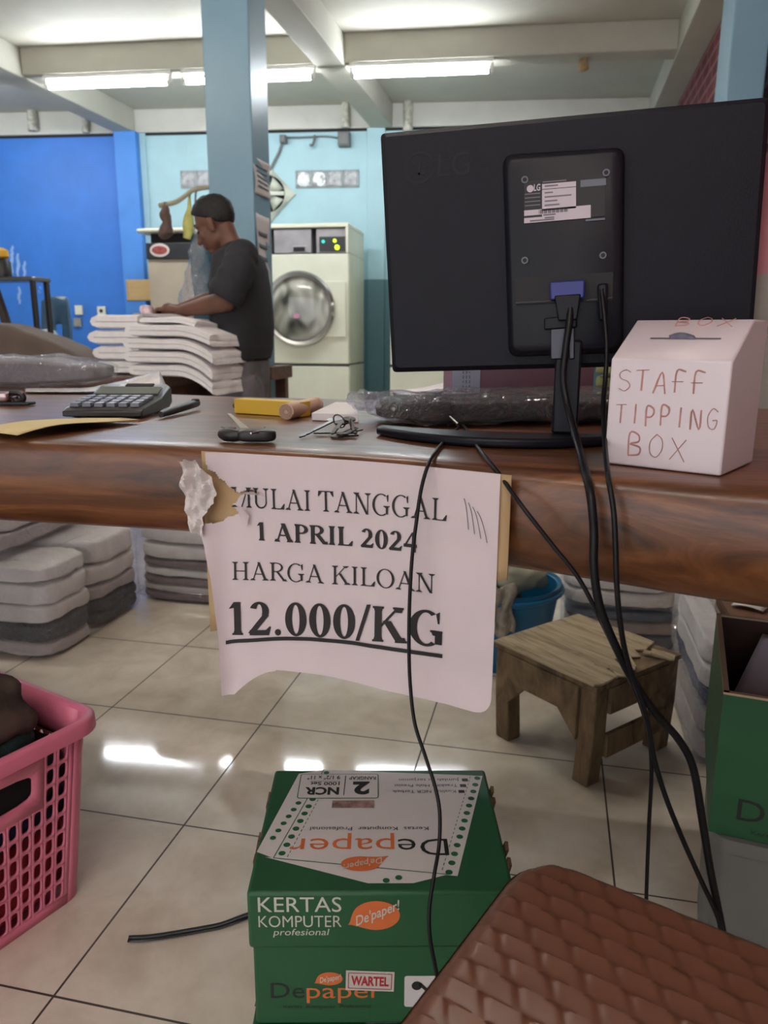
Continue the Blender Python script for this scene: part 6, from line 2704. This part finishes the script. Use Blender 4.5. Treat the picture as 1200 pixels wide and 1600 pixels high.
# chrome and black stapler end at far left
c = at_z(12, 634, ZT)
t = thing('stapler', 'chrome stapler with a black end lying at the left edge of the counter', 'stapler', (c.x - 0.03, c.y + 0.01, ZT), 0.15)
mb = MB()
mb.sbox((-0.02, 0, 0.016), (0.10, 0.03, 0.02), 0.35, 32, 12)
mb.build('arm', mat('rosy_chrome', (180, 160, 160), 0.2, metal=0.9), t)
mb = MB()
mb.box((0.02, 0, 0.004), (0.10, 0.028, 0.006))
mb.build('base', M_black, t, bevel=0.002)
mb = MB()
mb.tube(catmull([(0.028, 0, 0.024), (0.048, 0, 0.022), (0.052, 0, 0.012), (0.040, 0, 0.008), (0.036, 0, 0.015)], 5), 0.006, 8)
mb.build('hinge_loop', M_black, t)

# black pen behind the calculator
a, b_ = at_z(272, 641, ZT + 0.008), at_z(309, 629, ZT + 0.012)
mb = MB()
mb.tube([a + (a - b_) * 0.5, a, a * 0.5 + b_ * 0.5, b_ * 0.95 + a * 0.05, b_], [0.005, 0.0065, 0.0068, 0.0072, 0.004], 10)
mb.sbox(b_ * 0.9 + a * 0.1 + Vector((0, 0, 0.002)), (0.012, 0.02, 0.014), 0.6, 16, 8)
tag(mb.build('marker_pen', M_black, world=True, loc=(a.x, a.y, ZT)), 'black marker pen behind the calculator', 'pen')

# yellow carton, beige roll, white pad
M_yel = mat('yellow_carton', (214, 178, 58), 0.5, var=0.05)
a, b_ = at_z(366, 645.5, ZT), at_z(470, 652, ZT)
yu = (b_ - a).normalized()
t = thing('yellow_box', 'small long yellow carton box lying on the counter', 'box', ((a + b_) / 2).to_tuple()[:2] + (ZT,), math.atan2(yu.y, yu.x))
L = (b_ - a).length
mb = MB()
mb.box((0, 0.015, 0.0125), (L, 0.030, 0.025))
mb.build('carton', M_yel, t, bevel=0.001)
mb = MB()
mb.cyl((-L / 2 + 0.001, 0.012, 0.012), (-L / 2 - 0.008, 0.012, 0.012), 0.005, seg=12)
mb.build('black_tip', M_black, t)
a, b_ = at_z(447, 643, ZT + 0.0130), at_z(494, 632, ZT + 0.0135)
t = thing('paper_roll', 'beige roll of paper leaning beside the yellow box', 'roll', (a.x, a.y, ZT))
mb = MB()
d = (b_ - a).normalized()
mb.cyl(a, b_, 0.0132, seg=28)
mb.cyl(b_ - d * 0.012, b_, 0.0138, seg=28)
mb.build('roll', mat('beige_paper', (206, 176, 152), 0.6, var=0.06), t, world=True, smooth=50)
mb = MB()
sp = []
uu = d.cross(Vector((0, 0, 1))).normalized()
vv = uu.cross(d)
for k in range(60):
    an = k * 0.42
    r = 0.003 + 0.0095 * k / 60
    sp.append(a - d * 0.0004 + uu * r * math.cos(an) + vv * r * math.sin(an))
mb.tube(sp, 0.0005, 5)
mb.build('spiral_end', mat('beige_shadow', (128, 98, 82), 0.8), t, world=True)
zt_ = ZT + 0.012
pd = [at_z(487, 645, zt_), at_z(560, 648, zt_), at_z(553, 629, zt_), at_z(524, 628, zt_)]
mb = MB()
mb.prism([(p.x, p.y) for p in pd], ZT, zt_)
c = sum(pd, Vector()) / 4
tag(mb.build('note_pad', M_paper, world=True, loc=(c.x, c.y, ZT), bevel=0.0006), 'white note pad lying behind the bunch of keys', 'note pad')

# car key fob
p = at_z(383, 686, ZT)
t = thing('car_key', 'black car key with its blade folded out, near the counter edge', 'car key', (p.x, p.y, ZT))
mb = MB()
q0, q1, q2, q3 = [at_z(x, y, ZT + 0.009) for x, y in ((345, 678), (366, 680), (385, 680), (418, 680))]
mb.tube([q0, q0 * 0.6 + q1 * 0.4, q1, q1 * 0.5 + q2 * 0.5], [0.006, 0.009, 0.0085, 0.007], 12)
mb.build('ring_end', M_black, t, world=True)
mb = MB()
mb.sbox((q2 + q3) / 2, ((q3 - q2).length + 0.022, 0.026, 0.0165), 0.55, 32, 14, rot=Euler((0, 0, math.atan2((q3 - q2).y, (q3 - q2).x))))
mb.build('fob', M_black, t, world=True)
mb = MB()
mb.tube(catmull([at_z(x, y, ZT + 0.015) for x, y in ((392, 677), (405, 674), (414, 668))], 4), 0.0013, 6)
mb.tube([at_z(x, y, ZT + 0.017) for x, y in ((346, 667), (368, 669))], 0.0013, 6)
mb.build('silver_trim', M_chrome, t, world=True)
mb = MB()
b0, b1 = at_z(383, 671, ZT + 0.010), at_z(359, 648, ZT + 0.016)
d = (b1 - b0).normalized()
n = Vector((0.9, 0.1, 0)).normalized() * 0.0055
mb.prism([(0, 0)] * 0, 0, 0) if False else None
mb.add([b0 + n, b0 - n, b1 - n * 0.7, b1 + n * 0.3, b0 + n + Vector((0, 0, 0.002)), b0 - n + Vector((0, 0, 0.002)), b1 - n * 0.7 + Vector((0, 0, 0.002)), b1 + n * 0.3 + Vector((0, 0, 0.002))],
       [(3, 2, 1, 0), (4, 5, 6, 7), (0, 1, 5, 4), (1, 2, 6, 5), (2, 3, 7, 6), (3, 0, 4, 7)])
mb.build('blade', mat('worn_brass', (186, 176, 150), 0.3, metal=0.7), t, world=True)

# bunch of keys
M_kmet = mat('worn_key_metal', (78, 68, 64), 0.3, metal=0.9, var=0.25, scale=80)
kz = ZT
kcn = at_z(535, 675, ZT)
t = thing('key_bunch', 'bunch of metal keys on rings in the middle of the counter front', 'keys', (kcn.x, kcn.y, ZT))


def key_mesh(p_, q_, w=0.005, bow=0.010, lift=0.0015):
    mb = MB()
    d = (q_ - p_)
    L = d.length
    d.normalize()
    s = d.cross(Vector((0, 0, 1))).normalized()
    up_ = s.cross(d)
    out = []
    for k in range(15):
        a = PI * 0.25 + 1.5 * PI * k / 14
        out.append((bow * math.cos(a) * -1 + bow * 0.2, bow * math.sin(a)))
    pts = [(-x, y) for x, y in out]
    sh_ = [(bow * 0.8, -w / 2), (L * 0.55, -w / 2)]
    teeth = []
    for k in range(5):
        x = L * (0.55 + 0.09 * k)
        teeth += [(x, -w / 2), (x + L * 0.045, -w / 2 + (0.0018 if k % 2 else 0.0009))]
    tip = [(L, -w * 0.1), (L, w * 0.25), (L - 0.003, w / 2)]
    poly = [(bow * math.cos(a) - 0.0, bow * math.sin(a)) for a in [PI * 0.15 + 1.7 * PI * k / 16 for k in range(17)]]
    poly += sh_ + teeth + tip + [(bow * 0.85, w / 2)]
    n_ = len(poly)
    vs = [p_ + d * x + s * y - up_ * 0.001 for x, y in poly] + [p_ + d * x + s * y + up_ * 0.001 for x, y in poly]
    mb.add(vs, [tuple(range(n_ - 1, -1, -1)), tuple(range(n_, 2 * n_))] + [(i, (i + 1) % n_, n_ + (i + 1) % n_, n_ + i) for i in range(n_)])
    return mb


for (x0, y0, z0, x1, y1, z1, w, bw) in ((523, 656, 0.016, 469, 683, 0.002, 0.007, 0.012), (545, 676, 0.003, 490, 677, 0.002, 0.005, 0.009), (534, 660, 0.014, 519, 678, 0.004, 0.006, 0.010),
                                       (528, 682, 0.002, 560, 680, 0.003, 0.006, 0.010), (546, 655, 0.018, 556, 678, 0.004, 0.006, 0.009), (535, 678, 0.005, 566, 671, 0.004, 0.005, 0.008)):
    key_mesh(at_z(x0, y0, kz + z0), at_z(x1, y1, kz + z1), w, bw).build('key', M_kmet, t, world=True)
for (x, y, z, r, tilt) in ((530, 658, 0.016, 0.010, 1.2), (548, 662, 0.014, 0.008, 1.5), (545, 674, 0.006, 0.013, 0.4)):
    c = at_z(x, y, kz + z)
    mb = MB()
    R_ = Euler((tilt, 0, 0.5 + x)).to_matrix()
    mb.tube([c + R_ @ Vector((r * math.cos(2 * PI * k / 24), r * math.sin(2 * PI * k / 24), 0)) for k in range(25)], 0.0011, 6)
    mb.build('key_ring', M_neck, t, world=True)

# dark garment in clear plastic behind the monitor foot
t = thing('wrapped_garment', 'dark folded garment in crinkled clear plastic lying behind the monitor foot', 'wrapped garment', (-0.052, 1.262, ZT), math.radians(22))
mb = MB()
mb.sbox((0.0, 0, 0.020), (0.46, 0.150, 0.036), 0.4, 80, 16, 0.008, 12, seed=5)
mb.build('garment', mat('charcoal_garment', (24, 22, 27), 0.85, var=0.2, scale=10), t, smooth=80)
mb = MB()
mb.sbox((0.0, 0, 0.025), (0.49, 0.165, 0.046), 0.45, 160, 40, 0.011, 26, seed=8)
mb.build('plastic_wrap', plastic_film('crinkled_film', 0.16, fres=0.34, bscale=45, milky=0.045, strength=1.0), t, smooth=80)
mb = MB()
mb.sbox((-0.255, 0.02, 0.034), (0.05, 0.06, 0.025), 0.8, 40, 20, 0.010, 60, seed=12)
mb.build('wrap_knot', plastic_film('crinkled_film'), t, smooth=80)

# pink file box, papers, lime bundle behind the monitor
a, b_ = at_z(706, 644, ZT), at_z(926, 640, ZT)
fu = (b_ - a).normalized()
fa = math.atan2(fu.y, fu.x)
L = (b_ - a).length
t = thing('file_box', 'mauve pink file box with a pale blue label standing behind the monitor', 'file box', ((a + b_) / 2 + Vector((-fu.y, fu.x, 0)) * 0.03).to_tuple()[:2] + (ZT,), fa)
mb = MB()
mb.box((0, 0, 0.12), (L, 0.055, 0.24))
bd = mb.build('body', mat('mauve_card', (140, 110, 126), 0.6, var=0.04), t, bevel=0.002)
mb = MB()
mb.box((-L / 2 + 0.026, -0.0285, 0.12), (0.052, 0.001, 0.232))
lb = mb.build('label', mat('pale_blue_label', (176, 186, 206), 0.6, var=0.03), t, props={'label': 'pale blue grey paper label'})
mb = MB()
for k in range(26):
    for r_ in range(3):
        mb.box((-L / 2 + 0.020 + r_ * 0.006, -0.0292, 0.02 + k * 0.0084), (0.0022, 0.0006, 0.0055 if (k + r_) % 4 else 0.003))
mb.build('fine_print', mat('label_print', (130, 134, 150), 0.7), lb)
c = at_z(676, 622, ZT)
t = thing('paper_stack', 'curved stack of white papers left of the mauve file box', 'papers', (c.x, c.y, ZT), 0.35)
mb = MB()
mb.grid(lambda s, v: Vector(((s - 0.5) * 0.16, (v - 0.5) * 0.12, 0.012 + 0.030 * s * s)), 10, 4)
mb.build('sheets', M_paper, t, solid=0.004, smooth=60)
mb = MB()
mb.grid(lambda s, v: Vector(((s - 0.5) * 0.16, (v - 0.5) * 0.12, 0.006 + 0.024 * s * s)), 10, 4)
mb.build('dark_folder', M_drk, t, solid=0.005, smooth=60)
c = at_z(940, 628, ZT)
for k, (dz, h, m, lab) in enumerate(((0, 0.03, mat('lime_linen', (170, 176, 96), 0.85, var=0.15), 'lime green folded linen between the monitor neck and the tipping box'), (0.032, 0.028, mat('olive_linen', (150, 154, 92), 0.85, var=0.2), 'olive green folded linen stacked on the lime one'), (0.062, 0.03, mat('pale_lime_linen', (206, 208, 150), 0.85, var=0.1), 'pale lime folded linen topmost beside the tipping box'))):
    mb = MB()
    mb.sbox((0, 0, h / 2), (0.13, 0.12, h), 0.3, 40, 14, 0.004, 20, seed=90 + k)
    tag(mb.build('folded_linen', m, loc=(c.x + 0.055, 1.56 - 0.01 * k, ZT + dz), rot=0.2 + 0.1 * k, smooth=80), lab, 'linen', 'green linen on the counter')

# wrapped grey laundry and white plastic bag at the back left of the counter
a, b_ = at_z(-40, 609, ZT), at_z(162, 605, ZT)
t = thing('wrapped_laundry', 'grey laundry bundle in shiny clear plastic at the back left of the counter', 'laundry pack', (-1.345, 1.775, ZT), 0.10)
ct_h = at_y(60, 557, 1.72).z - ZT
mb = MB()
mb.sbox((0, 0, ct_h / 2), (0.44, 0.17, ct_h - 0.006), 0.45, 70, 24, 0.012, 11, seed=30, rows=3, rowamp=0.006, fn=lambda p: Vector((p.x, p.y, p.z * (1 - 0.45 * max(0, p.x / 0.22) ** 2))))
mb.build('laundry', mat('grey_laundry', (128, 126, 132), 0.9, var=0.12, scale=12), t, smooth=80)
mb = MB()
mb.sbox((0, 0, ct_h / 2 + 0.001), (0.46, 0.19, ct_h), 0.42, 130, 40, 0.012, 20, seed=33, fn=lambda p: Vector((p.x, p.y, p.z * (1 - 0.42 * max(0, p.x / 0.23) ** 2))))
mb.build('plastic_wrap', M_film, t, smooth=80)
q = [at_z(x, y, ZT + 0.004) for x, y in ((70, 617), (150, 618), (262, 611), (255, 606))]
cb = sum(q, Vector()) / 4
mb = MB()
e0, e1, e2, e3 = at_z(40, 614, ZT + 0.002), at_z(262, 616, ZT + 0.002), at_z(262, 608, ZT + 0.004), at_z(40, 609, ZT + 0.002)


def bag_top(s, v):
    p = (e0 + (e1 - e0) * s) * (1 - v) + (e3 + (e2 - e3) * s) * v
    h = 0.004 + 0.045 * max(0, (s - 0.35) / 0.6) ** 1.3 * math.sin(PI * min(1, v * 0.9 + 0.05)) * (1 if s < 0.95 else (1 - s) / 0.05)
    h += 0.006 * s * abs(noise.noise(Vector((s * 16, v * 6, 2))))
    return Vector((p.x, p.y + 0.0 * v, ZT + 0.0012 + h))


mb.grid(bag_top, 60, 16)
tag(mb.build('plastic_bag', mat('white_glossy_bag', (216, 216, 218), 0.2, var=0.06, scale=20, bump=0.4, bscale=50, spec=0.8), world=True, loc=(cb.x, cb.y, ZT), solid=0.001, smooth=60), 'flat white plastic bag crumpled behind the calculator', 'plastic bag')

# ================================================================== CABLES
M_cable = mat('black_cable', (14, 14, 18), 0.42, spec=0.3)


def cable(pts, r, lab, name='power_cable', n=8, parts=None):
    P = [at_z(p[0], p[1], p[3]) if len(p) == 4 else at_y(p[0], p[1], p[2]) for p in pts]
    C_ = catmull(P, n)
    t = thing(name, lab, 'cable', C_[0])
    mb = MB()
    mb.tube(C_, r, 8)
    mb.build('cord', M_cable, t, world=True, smooth=80)
    return t, C_


zc = TOPZ + 0.004
t, C_ = cable([(708, 655, 0, zc + 0.012), (716, 668, 0, zc + 0.003), (700, 682, 0, zc), (683, 703, 0, zc), (670, 724, 0.795), (658, 765, 0.785), (650, 820, 0.78), (644, 870, 0.775), (640, 940, 0.77), (639, 1010, 0.765), (641, 1070, 0.76), (648, 1130, 0.75), (664, 1180, 0.74), (680, 1230, 0.725),
               (687, 1270, 0.71), (686, 1320, 0.69), (678, 1370, 0.665), (671, 1420, 0.65), (672, 1465, 0.642), (681, 1515, 0.64), (690, 1560, 0.64)], 0.0021, 'thin black cable looping over the counter and hanging in front of the price notice', n=8)
mb = MB()
mb.cyl(at_z(703, 651, zc + 0.016), at_z(716, 663, zc + 0.008), 0.0016, 0.002, seg=10)
mb.build('silver_plug', M_chrome, t, world=True)
t, C_ = cable([(700, 664, 0, zc + 0.002), (722, 664, 0, zc + 0.001), (740, 690, 0, zc), (760, 716, 0, zc), (783, 745, 0.79), (815, 790, 0.757), (862, 850, 0.752), (905, 905, 0.75), (938, 968, 0.752), (968, 1030, 0.757), (995, 1085, 0.765), (1012, 1140, 0.775), (1018, 1200, 0.785), (1014, 1290, 0.80), (1010, 1400, 0.80), (1010, 1470, 0.80)],
              0.0023, 'thin black cable running diagonally from the counter right of the notice', n=8)
t, C_ = cable([(892, 462, 0.984), (890, 500, 0.972), (884, 545, 0.965), (880, 590, 0.96), (886, 630, 0.95), (897, 672, 0.92), (906, 705, 0.875), (914, 735, 0.785), (923, 775, 0.752), (928, 830, 0.748), (928, 890, 0.746), (938, 950, 0.748), (962, 1010, 0.752), (990, 1065, 0.76), (1025, 1115, 0.77), (1060, 1155, 0.785),
               (1083, 1200, 0.79), (1097, 1280, 0.80), (1110, 1360, 0.80), (1126, 1440, 0.80), (1136, 1500, 0.79)], 0.0043, 'thick black screen cable hanging from the back of the monitor to the floor', name='screen_cable')
mb = MB()
mb.loft([px_poly([(859, 441), (914, 437), (913, 466), (860, 469)], y) for y in (YB - 0.022, YB - 0.002)])
mb.build('connector', M_vga, t, world=True, bevel=0.002, props={'label': 'blue screen connector'})
mb = MB()
mb.loft([px_poly([(866, 462), (908, 459), (902, 500), (872, 502)], y) for y in (YB - 0.024, YB - 0.008)])
mb.build('connector_grip', M_monp, t, world=True, bevel=0.002)
t, C_ = cable([(940, 452, 0.984), (945, 500, 0.975), (948, 545, 0.965), (946, 590, 0.955), (943, 625, 0.93), (944, 670, 0.87), (946, 705, 0.825), (951, 748, 0.757), (959, 800, 0.742), (962, 860, 0.738), (964, 920, 0.738), (970, 980, 0.742), (981, 1035, 0.75), (999, 1085, 0.757), (1012, 1130, 0.765), (1022, 1185, 0.775),
               (1040, 1245, 0.785), (1066, 1310, 0.79), (1095, 1375, 0.795), (1124, 1440, 0.79), (1135, 1500, 0.79)], 0.0028, 'black power cable hanging from the monitor beside the tipping box')
mb = MB()
mb.loft([px_poly([(933, 444), (950, 442), (949, 500), (936, 502)], y) for y in (YB - 0.016, YB - 0.002)])
mb.build('plug', M_monp, t, world=True, bevel=0.003)
